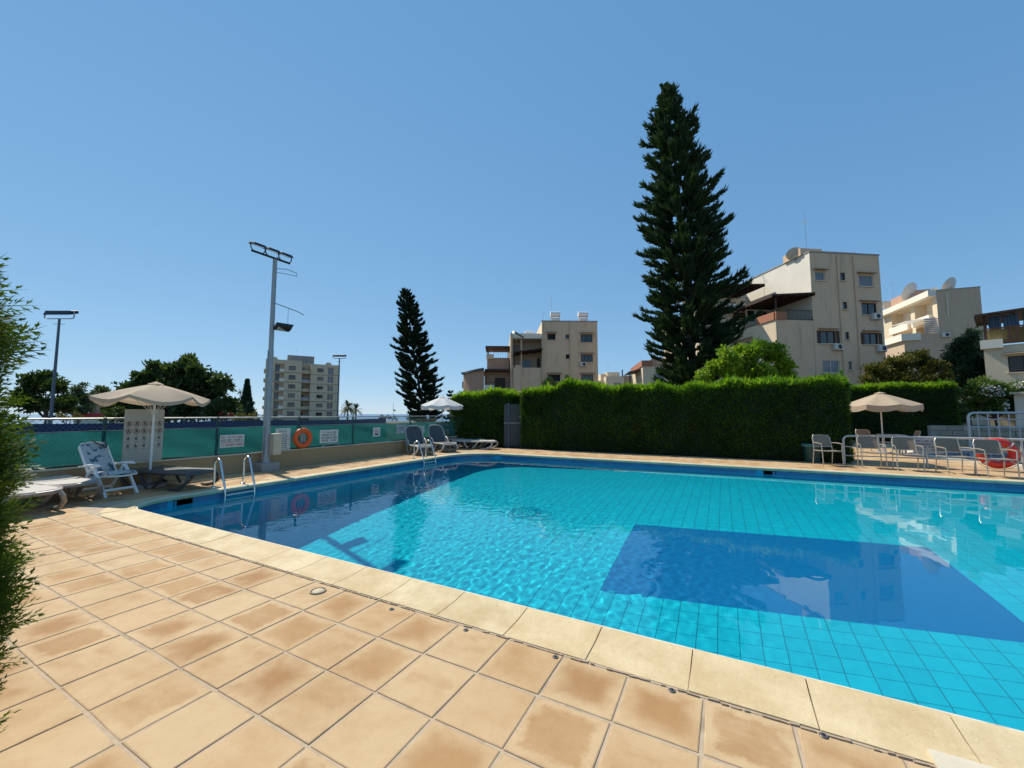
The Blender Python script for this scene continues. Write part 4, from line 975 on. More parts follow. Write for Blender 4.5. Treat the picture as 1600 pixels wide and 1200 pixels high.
def hedge(name, label, x0, x1, y0, y1, z1, dens, L0, m, faces=('-y', '+x', '-x', 'top'), tops=None, topfn=None, tw=3, wid=.12, rot=0, loc=(0, 0, 0), amp=.05, trunks=True):
    e = thing(name, loc, rot, label, 'hedge')
    P, N = box_points(x0, x1, y0, y1, .03, z1, faces, dens)
    dz = topfn(P[:, 0]) if topfn else np.zeros(len(P))
    P[:, 2] = .03+(P[:, 2]-.03)*(1+dz/(z1-.03))
    top = N[:, 2] > .5
    P += N*(lump(P, amp)+rng.normal(0, .02, len(P))-.03)[:, None]
    D = N*.8+np.array([0, 0, .55])+rng.normal(0, .35, P.shape); D[top] = np.array([0, 0, 1.])+rng.normal(0, .35, (top.sum(), 3))
    L = L0*rng.uniform(.6, 1.4, len(P)); L[top] *= rng.uniform(1., 2.8, top.sum())
    bulge = lump(P*.6, 1.); keep = rng.random(len(P)) < .78+.22*np.tanh(bulge*2)
    V, F = sprays(P[keep & ~top], D[keep & ~top], L[keep & ~top], tw, wid); npmesh('foliage', V, F, m, e)
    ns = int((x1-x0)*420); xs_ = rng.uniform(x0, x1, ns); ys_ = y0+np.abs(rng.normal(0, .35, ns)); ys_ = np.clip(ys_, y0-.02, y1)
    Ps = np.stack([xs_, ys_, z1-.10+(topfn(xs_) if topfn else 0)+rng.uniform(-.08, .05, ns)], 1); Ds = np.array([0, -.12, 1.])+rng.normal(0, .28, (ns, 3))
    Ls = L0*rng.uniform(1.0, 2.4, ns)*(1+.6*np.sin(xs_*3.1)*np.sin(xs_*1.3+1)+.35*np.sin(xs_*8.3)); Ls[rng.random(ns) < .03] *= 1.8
    V, F = sprays(np.concatenate([P[top], Ps]), np.concatenate([D[top], Ds]), np.concatenate([L[top], Ls]), tw, wid); npmesh('backlit_top_shoots', V, F, M['shoot_backlit'], e)  # top sprigs get the lighter leaf with sun from behind painted in
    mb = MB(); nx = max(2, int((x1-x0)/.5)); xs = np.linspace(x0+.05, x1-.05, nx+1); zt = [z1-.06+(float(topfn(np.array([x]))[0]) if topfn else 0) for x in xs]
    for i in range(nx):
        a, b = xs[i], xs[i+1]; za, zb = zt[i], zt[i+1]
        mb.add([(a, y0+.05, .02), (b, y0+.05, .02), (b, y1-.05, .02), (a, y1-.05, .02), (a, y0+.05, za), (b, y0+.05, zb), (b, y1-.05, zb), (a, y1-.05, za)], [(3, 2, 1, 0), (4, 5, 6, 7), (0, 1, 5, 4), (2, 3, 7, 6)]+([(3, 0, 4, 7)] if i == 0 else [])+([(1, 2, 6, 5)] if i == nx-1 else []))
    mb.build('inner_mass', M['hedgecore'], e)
    if trunks:
        x = x0+.4
        while x < x1: MB().tube([(x, (y0+y1)/2, -.06), (x+.03, (y0+y1)/2, .5)], .05, 6).build('trunk', M['bark'], e); x += 1.2
    return e
def top_main(x): return .05*np.sin(x*.9)+.04*np.sin(x*2.3+1)+.22*np.exp(-((x+5.6)/.8)**2)+.05*np.sin(x*5.1)
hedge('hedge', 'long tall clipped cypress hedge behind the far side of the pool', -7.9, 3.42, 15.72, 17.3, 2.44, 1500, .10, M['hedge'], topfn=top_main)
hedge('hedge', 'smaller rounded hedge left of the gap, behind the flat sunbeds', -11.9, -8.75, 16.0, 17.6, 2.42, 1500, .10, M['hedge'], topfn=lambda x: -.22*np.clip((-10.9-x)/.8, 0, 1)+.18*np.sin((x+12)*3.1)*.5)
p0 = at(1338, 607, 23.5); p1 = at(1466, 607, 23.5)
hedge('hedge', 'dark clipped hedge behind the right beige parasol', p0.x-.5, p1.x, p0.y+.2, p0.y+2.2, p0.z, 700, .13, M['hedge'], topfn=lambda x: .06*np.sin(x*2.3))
# grey gate in the gap between the hedges
p = at(805, 700, 18.0); e = thing('garden_gate', (p.x, p.y, 0), YAW, 'narrow grey metal gate in the gap between two hedges', 'gate')
MB().b2(-.5, .5, -.02, .02, .05, 1.95).build('panel', mat('gate_grey', (.05, .055, .055), .6, vary=.15), e)
for x in (-.3, .3): MB().tube([(x, -.05, -.05), (x, -.05, 2.0)], .03, 8).build('post', M['bluepole'], e, True)
MB().tube([(-.5, -.04, 1.1), (.5, -.04, 1.1)], .02, 6).build('crossbar', M['galv'], e)
p = at(804, 618, 30); e = thing('tiled_roof', (p.x, p.y, 0), YAW, 'small red roofed shed seen through the gap between the hedges', 'shed')
MB().b2(-1.6, 1.6, 0, 3, 0, 2.2).build('wall', M['wallcream'], e)
o = MB().add([(-1.9, -.4, 2.15), (1.9, -.4, 2.15), (1.9, 1.5, 3.3), (-1.9, 1.5, 3.3), (1.9, 3.4, 2.15), (-1.9, 3.4, 2.15)], [(0, 1, 2, 3), (3, 2, 4, 5)]).build('roof', M['terra'], e); o.modifiers.new('s', 'SOLIDIFY').thickness = .12
# the cypress close to the viewer on the left
e = thing('cypress_hedge', (-2.66, .478, 0), 0, 'feathery green cypress hedge at the left edge close to the viewer', 'hedge')
def shape(z): return -.06+.075*(1.05-z)-.075*np.clip((.75-z)/.6, 0, 1)**1.2-.05*np.clip((z-1.75)/.3, 0, 1)**2+.02*np.exp(-((z-.85)/.3)**2)+.012*np.sin(z*11.3)
Pl = []; Dl = []
n = 7000; z = rng.uniform(.10, 2.08, n); x = -rng.uniform(0, 1, n)**1.3*1.1; P = np.stack([x, shape(z)+rng.normal(0, .03, n)-.03, z], 1); Pl.append(P); Dl.append(np.array([.25, 1., .6])+rng.normal(0, .35, (n, 3)))
n = 7000; z = rng.uniform(.10, 2.08, n); y = -rng.uniform(0, 1, n)**1.2*1.0; P = np.stack([shape(z)*.8+.03*np.sin(y*9+z*6)+rng.normal(0, .03, n), y+shape(z), z], 1); Pl.append(P); Dl.append(np.array([1., .25, .6])+rng.normal(0, .38, (n, 3)))
n = 2200; P = np.stack([-rng.uniform(0, 1.1, n), -rng.uniform(0, 1., n)-.05, 2.03+rng.normal(0, .03, n)], 1); Pl.append(P); Dl.append(np.array([.1, .2, 1.])+rng.normal(0, .35, (n, 3)))
P = np.concatenate(Pl); D = np.concatenate(Dl); n = len(P); L = rng.uniform(.07, .15, n); L[rng.random(n) < .06] *= 1.7
CYP = leafmat('cypress_leaf', (.03, .062, .010), (.10, .155, .022), .38)
V, F = sprays(P, D, L, 9, .042); npmesh('foliage', V, F, CYP, e)
n = 90; z = rng.uniform(.35, 2.12, n); P = np.stack([-rng.uniform(0, .25, n), shape(z), z], 1); D = np.array([.35, 1., .35])+rng.normal(0, .3, (n, 3)); V, F = sprays(P, D, rng.uniform(.15, .24, n), 11, .026); npmesh('stray_twigs', V, F, CYP, e)
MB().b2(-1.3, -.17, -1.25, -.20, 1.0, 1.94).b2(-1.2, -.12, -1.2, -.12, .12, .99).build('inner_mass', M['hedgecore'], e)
MB().tube([(-.5, -.5, 0), (-.5, -.5, .6)], .05, 8).build('trunk', M['bark'], e)

# -------- araucarias: straight trunk, whorls of up-curved branches
def araucaria(loc, H_, prof, nb, label, m, lean=(0, 1.), seed=0, tl=.55, dens=26, droop=.1, width=.16, low=0., irr=.12, gap=.12):
    """prof: list of (height fraction, radius to the left/right sides)"""
    e = thing('araucaria', loc, 0, label, 'tree'); g = np.random.default_rng(seed)
    hs = np.array([p[0] for p in prof]); rs = np.array([p[1] for p in prof])
    def ctr(t): return np.array([lean[0]*t**lean[1], 0, 0])
    MB().tube([tuple(np.array([0, 0, H_*t])+ctr(t)[0]*np.array([RH.x, RH.y, 0])) for t in np.linspace(0, 1, 12)], [max(.03, H_*.011*(1-t)+.02) for t in np.linspace(0, 1, 12)], 8).build('trunk', M['bark'], e, True)
    parts = []; br = []
    lev = int(nb/6); skip = gap
    for k in range(lev):
        t = low+(1-low)*(max(0., k+g.uniform(-.3, .3))/lev)**.92
        if t > .99: t = .99
        c = ctr(t)[0]; base = np.array([RH.x*c, RH.y*c, H_*t]); a0 = g.uniform(0, 6.28)
        for j in range(6):
            if g.random() < skip: continue
            a = a0+j*1.047+g.uniform(-.3, .3); r0 = np.interp(t, hs, rs)*g.uniform(.42, 1.05)*(1 if g.random() > .08 else 1.15)*(1+irr*math.sin(a*2+t*23)+irr*math.sin(a*3-t*41))
            d = np.array([math.cos(a), math.sin(a), 0]); s = np.linspace(.3+.2*g.random(), 1, max(6, int(dens*r0/2.2)))
            # sags a little, then sweeps up at the tip
            zc = -droop*r0*np.sin(s*math.pi*.7)+.30*r0**.6*s**3
            Pb = base+np.outer(s*r0, d)+np.outer(zc, [0, 0, 1])
            br.append((Pb[0], Pb[len(Pb)//2], Pb[-1]))
            side = np.array([-d[1], d[0], 0])
            for sg in (-1, 1, 0, -.5, .6):
                m_ = len(s); Dd = d*g.uniform(.45, .95, (m_, 1))+side*sg*g.uniform(.4, 1., (m_, 1))+np.array([0, 0, 1])*g.uniform(.05, .95, (m_, 1))
                Lq = tl*(.55+.45*s)*g.uniform(.7, 1.25, m_)*(min(1, r0/1.2))**.5
                parts.append((Pb, Dd, Lq))
    P = np.concatenate([p[0] for p in parts]); D = np.concatenate([p[1] for p in parts]); L = np.concatenate([p[2] for p in parts])
    # each branchlet: two crossed, upward bent strips
    D = unit(D); A = unit(np.cross(D, g.normal(size=D.shape))); n = len(P); W = width*g.uniform(.8, 1.2, (n, 1)); out = []
    for ax in (A, np.cross(D, A)):
        mid = P+D*L[:, None]*.55; tip = P+D*L[:, None]*.92+np.array([0, 0, .22])*L[:, None]
        V = np.stack([P-ax*W*.22, P+ax*W*.22, mid+ax*W*.5, tip, mid-ax*W*.5], 1).reshape(-1, 3); i = np.arange(n)*5
        F = np.concatenate([np.stack([i, i+1, i+2], 1), np.stack([i, i+2, i+4], 1), np.stack([i+4, i+2, i+3], 1)]); out.append((V, F))
    V, F = merge(out); npmesh('crown', V, F, m, e)
    mb = MB()
    for a, b, c in br: mb.tube([tuple(a), tuple(b), tuple(c)], [.035, .022, .01], 4, False)
    mb.build('limbs', M['bark'], e)
    return e
d = 27.; b = px_at(1086, d); topz = at(1055, 132, d).z
# big tree: apex at x 1055, foot near 1080, half widths in pixels turned to metres
k = d/FPX
araucaria(b, topz, [(0, 56*k), (.15, 63*k), (.22, 66*k), (.34, 69*k), (.45, 67*k), (.56, 63*k), (.68, 54*k), (.79, 42*k), (.867, 33*k), (.94, 20*k), (.98, 8*k), (1, 3*k)], 960, 'tall dark araucaria pine rising above the long hedge', M['pine'], lean=(-31*k, 2.), seed=4, tl=.50, dens=20, width=.085, low=.03, irr=.12, gap=.1)
d = 50.; b = px_at(668, d); k = d/FPX; topz = at(630, 452, d).z
araucaria(b, topz, [(0, 24*k), (.11, 29*k), (.24, 34*k), (.37, 33*k), (.54, 28*k), (.71, 22*k), (.84, 16*k), (.94, 11*k), (.98, 7*k), (1, 3*k)], 440, 'slim layered araucaria pine behind the white parasol', M['pine2'], lean=(-38*k, .8), seed=9, tl=.5, dens=30, droop=.12, width=.10, low=.02, irr=.08, gap=.07)
d = 40.; b = px_at(703, d); k = d/FPX
araucaria(b, at(703, 609, d).z, [(0, 9*k), (.5, 8*k), (1, 2*k)], 60, 'small young araucaria between the slim pine and the terraced building', M['pine2'], seed=3, tl=.4, dens=16)

# -------- broadleaf trees from leaf clumps
def tree(name, label, d, blobs, m, leaf=.2, dens=150, trunk=None, spread=.9, cat='tree', flat=.8, seed=1, aspect=.55, twig=True, extra=None, group=None):
    """blobs: (pixel x, pixel y, radius in pixels) seen d metres ahead; depth is added to each"""
    g = np.random.default_rng(seed); k = d/FPX
    xs = [b[0] for b in blobs]; cx = sum(xs)/len(xs) if trunk is None else trunk
    base = px_at(cx, d); e = thing(name, base, 0, label, cat, group); Pa = []; Da = []; ends = []
    for (bx, by, br) in blobs:
        c = at(bx, by, d+g.uniform(-spread, spread)*br*k); c = np.array(c-base); r_ = br*k
        nc = max(4, int(7*(br/14)**1.2))
        for _ in range(nc):                # clumps inside the blob
            u = unit(g.normal(size=3))*r_*g.uniform(.25, .82)*np.array([1, 1, flat]); cc = c+u; rc = r_*g.uniform(.28, .46); n = int(dens*3.4*(rc/leaf/2.2)**2)
            v = unit(g.normal(size=(n, 3))); rr_ = rc*np.abs(g.normal(.78, .38, (n, 1))); Pa.append(cc+v*rr_*np.array([1, 1, .8])); Da.append(v*.7+np.array([0, 0, .25])+g.normal(0, .5, (n, 3)))
        ends.append(c)
    P = np.concatenate(Pa); D = np.concatenate(Da); L = leaf*g.uniform(.6, 1.4, len(P)); V, F = leaves(P, D, L, L*aspect); npmesh('crown', V, F, m, e)
    if twig:
        h = max(c_[2] for c_ in ends); mb = MB(); t0 = np.array([0, 0, -.08]); t1 = np.array([0, 0, max(.4, min(c_[2] for c_ in ends)*.6)])
        mb.tube([tuple(t0), tuple((t0+t1)/2+g.normal(0, .05, 3)), tuple(t1)], [.03*h*.6+.03, .03*h*.5+.02, .02*h*.5+.02], 8).build('trunk', M['bark'], e, True); mb = MB()
        for c_ in ends: mb.tube([tuple(t1), tuple(t1*.45+c_*.55+np.array([0, 0, -.1*h*.3])), tuple(c_)], [.012*h+.02, .008*h+.012, .01], 5, False)
        mb.build('limbs', M['bark'], e)
    if extra:
        for nm, mm, cnt, lf, pick in extra:
            idx = [i for i in range(len(P)) if pick(P[i])]; idx = g.choice(idx, min(cnt, len(idx)), False); V, F = leaves(P[idx]-np.array([FH.x, FH.y, 0])*.12, D[idx], lf*g.uniform(.7, 1.3, len(idx)), lf*.9); npmesh(nm, V, F, mm, e)
    return e
tree('broadleaf_tree', 'dense dark leafy tree behind the big beige parasol', 33, [(185, 640, 22), (210, 612, 22), (225, 588, 16), (250, 580, 16), (250, 610, 24), (280, 575, 18), (292, 566, 14), (285, 605, 26), (315, 590, 20), (330, 612, 24), (345, 600, 16), (300, 635, 28), (345, 640, 22), (255, 640, 26), (222, 640, 24), (360, 628, 10)], M['dark'], .36, 120, trunk=275, seed=2)
tree('broadleaf_tree', 'dark round tree beside the cypress behind the far left lamp post', 30, [(62, 600, 20), (85, 605, 18), (55, 630, 22), (88, 632, 20), (72, 590, 14), (40, 620, 18), (104, 640, 10)], M['mid'], .28, 100, seed=5)
tree('broadleaf_tree', 'pale rounded tree left of the pinkish far house', 60, [(128, 608, 13), (120, 622, 14), (138, 625, 15), (112, 640, 12), (132, 643, 14), (105, 632, 8)], M['pale'], .3, 80, seed=6)
tree('broadleaf_tree', 'pale round topped tree just above the left edge of the big parasol', 66, [(158, 605, 11), (166, 612, 10), (152, 612, 9), (172, 622, 8)], M['pale'], .32, 80, seed=7)
tree('shrub', 'yellowish shrub at the left below the red shop sign', 24, [(112, 652, 8), (122, 656, 6), (102, 654, 8), (95, 650, 6)], M['olive'], .14, 60, cat='shrub', seed=8)
tree('shrub', 'green shrub under the left side of the big parasol', 26, [(172, 648, 10), (182, 640, 9), (164, 656, 7)], M['mid'], .16, 60, cat='shrub', seed=18)
tree('shrub', 'yellow green flowering shrub left of the floodlight post beyond the fence', 24, [(380, 652, 9), (393, 652, 9), (372, 660, 9), (402, 660, 8), (386, 664, 10)], M['olive'], .13, 70, cat='shrub', seed=9)
tree('flower_shrub', 'small red flowering shrub at the foot of the dense dark tree', 30, [(352, 648, 7), (362, 650, 6), (345, 652, 6)], M['dark'], .13, 60, cat='shrub', seed=10, extra=[('blossom', M['redpetal'], 60, .16, lambda p: True)])
# slender cypress and low conifers beyond
e = thing('cypress', px_at(384, 60), 0, 'pointed dark cypress between the dense tree and the apartment tower', 'cypress'); k = 60/FPX
z = rng.uniform(0, 1, 2600); Hc = at(384, 596, 60).z; wv = np.interp(z, [0, .3, .55, .75, 1], [10*k, 9*k, 5.5*k, 3*k, .2*k]); a = rng.uniform(0, 6.28, 2600)
P = np.stack([wv*np.cos(a)*rng.uniform(.7, 1, 2600), wv*np.sin(a)*rng.uniform(.7, 1, 2600), z*Hc], 1); V, F = leaves(P, np.stack([np.cos(a)*.4, np.sin(a)*.4, np.ones(2600)], 1)+rng.normal(0, .2, (2600, 3)), .55, .2); npmesh('crown', V, F, M['pine2'], e); MB().tube([(0, 0, 0), (0, 0, Hc*.9)], [.15, .03], 6).build('trunk', M['bark'], e)
tree('conifer', 'low dark conifer at the right foot of the pointed cypress', 58, [(391, 632, 7), (394, 643, 8), (386, 645, 8), (376, 645, 7)], M['pine2'], .3, 70, seed=12)
# palms
def palm(px_, d, ytop, rpx, label, nf=34, seed=0, hang=.5):
    g = np.random.default_rng(seed); b = px_at(px_, d); t = at(px_, ytop, d).z; r_ = rpx*d/FPX
    e = thing('palm_tree', b, 0, label, 'palm'); MB().tube([(0, 0, -7 if d > 90 else -.06), (.05, 0, t*.6), (0, 0, t)], [r_*.09, r_*.075, r_*.09], 8).build('trunk', M['bark'], e, True)
    for i in range(nf):
        a = g.uniform(0, 6.28); el = g.uniform(-.7, 1.35); L = r_*g.uniform(.8, 1.1); s = np.linspace(0, 1, 9); dd = np.array([math.cos(a)*math.cos(el), math.sin(a)*math.cos(el), math.sin(el)])
        C = np.outer(s*L, dd)+np.outer(-hang*L*s**2*math.cos(el), [0, 0, 1])+np.array([0, 0, t]); side = np.array([-math.sin(a), math.cos(a), 0]); V = []; F = []
        for q_ in range(8):
            for sg in (-1, 1):
                w_ = L*.22*math.sin(math.pi*min(.97, s[q_]*.9+.12)); n0 = len(V); V += [C[q_], C[q_+1], C[q_]+side*sg*w_+(C[q_+1]-C[q_])*1.2+np.array([0, 0, -.25*w_])]; F.append((n0, n0+1, n0+2))
        npmesh('frond', np.array(V), np.array(F), M['palm'], e)
palm(543, 70, 635, 15, 'fan palm right of the slim dark lamp post', 34, 1); palm(556, 76, 640, 13, 'second fan palm, right of its taller neighbour', 30, 2); palm(373.5, 75, 611, 6, 'tiny distant palm beside the pointed cypress', 22, 3)
# right side shrubs and trees
tree('bush', 'bright green leafy bush above the hedge right of the tall araucaria', 22, [(1112, 580, 20), (1135, 562, 20), (1160, 555, 22), (1185, 550, 20), (1210, 556, 20), (1228, 572, 18), (1150, 585, 22), (1185, 580, 24), (1215, 590, 20), (1240, 590, 12), (1098, 592, 12), (1128, 548, 9), (1205, 541, 9)], M['bright'], .17, 90, cat='bush', seed=21)
tree('citrus_tree', 'small dark leafy tree in front of the terraced building windows', 30, [(858, 596, 9), (868, 600, 10), (888, 592, 10), (882, 600, 9), (850, 603, 7)], M['dark'], .16, 70, seed=22)
tree('bush', 'olive brown spreading bush between the grey block and the dark cypress', 30, [(1375, 585, 22), (1400, 572, 22), (1428, 562, 20), (1455, 572, 20), (1385, 600, 22), (1420, 595, 26), (1455, 598, 20), (1358, 598, 14), (1475, 590, 14), (1440, 553, 10)], M['olive'], .17, 90, cat='bush', seed=23, flat=.7)
tree('cypress', 'dark rounded cypress in front of the white balconied building', 36, [(1512, 530, 16), (1503, 548, 20), (1525, 545, 20), (1498, 570, 22), (1525, 570, 24), (1508, 592, 24), (1535, 590, 16), (1518, 520, 10), (1490, 590, 16)], M['pine'], .22, 110, cat='cypress', seed=24, aspect=.35)
tree('oleander', 'white flowering oleander shrub beyond the metal barrier', 29, [(1520, 615, 20), (1548, 605, 20), (1575, 612, 22), (1540, 632, 22), (1570, 635, 20), (1595, 625, 18), (1512, 638, 16), (1530, 598, 12), (1600, 605, 14)], M['oleander'], .17, 90, cat='shrub', seed=25, extra=[('blossom', M['petal'], 700, .15, lambda p: p[0]*FH.x+p[1]*FH.y < -.35 and math.sin(p[0]*2.1+p[2]*3)+math.sin(p[2]*4.3-p[0]) > .35)])
tree('shrub', 'dark green shrub between the clipped hedge and the flowering oleander', 28, [(1480, 615, 16), (1470, 600, 14), (1490, 640, 18), (1478, 650, 16), (1495, 612, 12), (1500, 655, 14)], M['dark'], .17, 90, cat='shrub', seed=26)
tree('shrub', 'low pale grasses behind the metal barrier', 30, [(1560, 668, 10), (1580, 672, 9), (1545, 672, 8), (1598, 670, 8)], M['olive'], .16, 60, cat='shrub', seed=27, twig=False)
for i, (px_, py_, lb) in enumerate(((1085, 707, 'low leafy plant at the foot of the long hedge, left of centre'), (1072, 706, 'small plant beside the low leafy one at the hedge foot'), (1240, 712, 'light green plant at the hedge foot next to the green bin'))):
    p = gz(px_, py_); dd = p.dot(FH); tree('ground_plant', lb, dd, [(px_, py_-3, 5), (px_+7, py_-2, 4), (px_-6, py_-2, 4)], M['mid'], .09, 40, cat='plant', seed=30+i, twig=False, spread=.3)
tree('treeline', 'low dark trees along the shore under the sea horizon', 120, [(595, 655, 6), (606, 653, 5), (616, 655, 6), (575, 658, 5), (640, 655, 7)], M['pine2'], .6, 40, seed=35, twig=False)
# ------------------------------------------------------------------ buildings
W1 = plaster('sand_plaster', (.72, .52, .345), (.36, .25, .16), .6)
W2 = plaster('cream_plaster', (.72, .59, .42), (.40, .33, .24), .3)
W3 = plaster('white_plaster', (.84, .77, .64), (.45, .40, .32), .3)
W4 = plaster('pink_plaster', (.52, .33, .23), (.20, .12, .08), .4)
W5 = plaster('tower_plaster', (.64, .53, .36), (.2, .17, .12), .35)
W6 = plaster('brown_plaster', (.58, .43, .30), (.16, .12, .09), .35)
ROOFM = mat('roof_felt', (.22, .21, .2), .9, vary=.2)
def facade(mb, o, u, n, W_, H_, ops, rec=.14):
    """wall sheet with real openings; o lower corner, u along, n inwards; ops (x0,x1,z0,z1)"""
    o, u, n = Vector(o), Vector(u), Vector(n); Z = Vector((0, 0, 1))
    xs = sorted({0, W_, *[v for q_ in ops for v in q_[:2]]}); zs = sorted({0, H_, *[v for q_ in ops for v in q_[2:4]]})
    flip = u.cross(Z).dot(n) > 0
    def quad(a, b, c, d): mb.add([a, b, c, d], [(3, 2, 1, 0) if flip else (0, 1, 2, 3)])
    P = lambda x, z, k=0: o+u*x+Z*z+n*k
    for i in range(len(xs)-1):
        for j in range(len(zs)-1):
            cx, cz = (xs[i]+xs[i+1])/2, (zs[j]+zs[j+1])/2
            if not any(q_[0] < cx < q_[1] and q_[2] < cz < q_[3] for q_ in ops): quad(P(xs[i], zs[j]), P(xs[i+1], zs[j]), P(xs[i+1], zs[j+1]), P(xs[i], zs[j+1]))
    for x0, x1, z0, z1 in [q_[:4] for q_ in ops]:
        for (a, b), (c, d) in (((x0, z0), (x1, z0)), ((x1, z0), (x1, z1)), ((x1, z1), (x0, z1)), ((x0, z1), (x0, z0))):
            mb.add([P(a, b), P(c, d), P(c, d, rec), P(a, b, rec)], [(0, 1, 2, 3)])
def block(mb, x0, x1, y0, y1, z0, z1, skip=''):
    vs = [(x0, y0, z0), (x1, y0, z0), (x1, y1, z0), (x0, y1, z0), (x0, y0, z1), (x1, y0, z1), (x1, y1, z1), (x0, y1, z1)]
    fs = {'f': (0, 1, 5, 4), 'r': (1, 2, 6, 5), 'b': (2, 3, 7, 6), 'l': (3, 0, 4, 7), 't': (4, 5, 6, 7)}
    mb.add(vs, [f for k_, f in fs.items() if k_ not in skip])
def window(e, o, u, n, op, style='dark', sill=True, hood=True, shut=0, bars=1, pane=None, rec=.14):
    o, u, n = Vector(o), Vector(u), Vector(n); Z = Vector((0, 0, 1)); x0, x1, z0, z1 = op[:4]
    P = lambda x, z, k=0: o+u*x+Z*z+n*k
    fm = M['framew'] if style == 'white' else M['frame']; fw = min(.08, (x1-x0)*.09); k = rec-.03
    mb = MB()
    for a, b in ((P(x0, z0+fw/2, k), P(x1, z0+fw/2, k)), (P(x0, z1-fw/2, k), P(x1, z1-fw/2, k)), (P(x0+fw/2, z0+fw, k), P(x0+fw/2, z1-fw, k)), (P(x1-fw/2, z0+fw, k), P(x1-fw/2, z1-fw, k))): mb.bar(a, b, fw, fw)
    for i in range(bars):
        xm = x0+(x1-x0)*(i+1)/(bars+1); mb.bar(P(xm, z0+fw, k), P(xm, z1-fw, k), fw*.8, fw*.8)
    wd = mb.build('window', fm, e)
    for i in range(bars+1):
        a, b = x0+(x1-x0)*i/(bars+1)+fw*.4, x0+(x1-x0)*(i+1)/(bars+1)-fw*.4
        MB().add([P(a, z0+fw*.5, rec-.015), P(b, z0+fw*.5, rec-.015), P(b, z1-fw*.5, rec-.015), P(a, z1-fw*.5, rec-.015)], [(0, 1, 2, 3)]).build('pane', pane or M['glass'], wd)
    if sill: MB().bar(P(x0-.1, z0-.05, -.03), P(x1+.1, z0-.05, -.03), .18, .09).build('sill', M['walltop'], wd)
    if hood:
        w_ = x1-x0; MB().add([P(x0-.18, z1+.16, -.0), P(x1+.18, z1+.16, -.0), P(x1+.18, z1+.10, -.34), P(x0-.18, z1+.10, -.34), P(x0-.18, z1+.28, 0), P(x1+.18, z1+.28, 0), P(x1+.18, z1+.17, -.34), P(x0-.18, z1+.17, -.34)], [(0, 1, 2, 3), (4, 5, 6, 7), (2, 3, 7, 6), (0, 3, 7, 4), (1, 2, 6, 5)]).build('hood', mat_hood, wd)
    for sd in ((-1, 1) if shut else ()):
        xa = x0-.03 if sd < 0 else x1+.03; sw = shut; s_ = MB()
        a, b = (xa-sw, xa) if sd < 0 else (xa, xa+sw)
        s_.bar(P((a+b)/2, z0, -.04), P((a+b)/2, z1, -.04), b-a if abs(u.z) < .1 else .05, .05) if False else s_.add([P(a, z0, -.06), P(b, z0, -.06), P(b, z1, -.06), P(a, z1, -.06), P(a, z0, -.005), P(b, z0, -.005), P(b, z1, -.005), P(a, z1, -.005)], [(0, 1, 2, 3), (4, 5, 6, 7), (0, 1, 5, 4), (1, 2, 6, 5), (2, 3, 7, 6), (3, 0, 4, 7)])
        s_.build('shutter', M['shutter'], wd)
    return wd
mat_hood = mat('hood_tile', (.30, .20, .14), .8, vary=.2)
def aircon(e, x, z, y=0):
    a = MB().b2(x-.42, x+.42, y-.36, y-.05, z-.3, z+.3).build('air_conditioner', M['offwhite'], e, bevel=.02)
    MB().add([(x+.1+.22*math.cos(t), y-.364, z+.22*math.sin(t)) for t in np.linspace(0, 6.28, 17)[:-1]], [tuple(range(16))]).build('fan_grille', M['black'], a)
    MB().b2(x-.44, x-.38, y-.30, y, z-.36, z-.3).build('bracket', M['galv'], a); MB().b2(x+.38, x+.44, y-.3, y, z-.36, z-.3).build('bracket', M['galv'], a)
def railing(e, pts, h=1.0, m=None, step=.14):
    m = m or M['black']; mb = MB(); P = [Vector(p) for p in pts]
    for a, b in zip(P[:-1], P[1:]):
        mb.bar(a+Vector((0, 0, h)), b+Vector((0, 0, h)), .06, .05); mb.bar(a+Vector((0, 0, .1)), b+Vector((0, 0, .1)), .04, .04); n = max(2, int((b-a).length/step))
        for i in range(n+1): p = a+(b-a)*i/n; mb.bar(p, p+Vector((0, 0, h)), .025, .025)
    return mb.build('railing', m, e)
def pergola(e, x0, x1, y0, y1, z0, z1, slope=.0, posts=(), m=None):
    m = m or M['timber']; r_ = MB().add([(x0, y0, z1), (x1, y0, z1+slope), (x1, y1, z1+slope), (x0, y1, z1), (x0, y0, z1+.14), (x1, y0, z1+slope+.14), (x1, y1, z1+slope+.14), (x0, y1, z1+.14)], [(3, 2, 1, 0), (4, 5, 6, 7), (0, 1, 5, 4), (1, 2, 6, 5), (2, 3, 7, 6), (3, 0, 4, 7)]).build('canopy', m, e)
    n = max(2, int((x1-x0)/.6)); mb = MB()
    for i in range(n+1): x = x0+(x1-x0)*i/n; zz = z1+slope*i/n; mb.bar((x, y0+.02, zz-.08), (x, y1-.02, zz-.08), .07, .14)
    mb.build('rafters', m, r_)
    for x, y in posts: MB().bar((x, y, z0), (x, y, z1+slope*(x-x0)/max(.1, x1-x0)), .13).build('post', m, r_)
    return r_
def tank(e, x, y, z):
    """rooftop solar water heater: horizontal drum on a stand, over a square tank"""
    t = MB().tube([(x-.75, y, z+1.55), (x-.7, y, z+1.55), (x+.7, y, z+1.55), (x+.75, y, z+1.55)], [.3, .42, .42, .3], 16).build('water_drum', M['white'], e, True)
    MB().b2(x-.55, x+.55, y-.3, y+.6, z+.1, z+.95).build('cold_tank', M['offwhite'], t, bevel=.05)
    mb = MB()
    for sx in (-.6, .6):
        for sy in (-.35, .6): mb.bar((x+sx, y+sy, z), (x+sx, y+sy, z+1.35), .05)
        mb.bar((x+sx, y-.35, z+1.15), (x+sx, y+.6, z+1.15), .05)
    mb.bar((x-.6, y-.35, z+1.15), (x+.6, y-.35, z+1.15), .05); mb.build('stand', M['galv'], t)
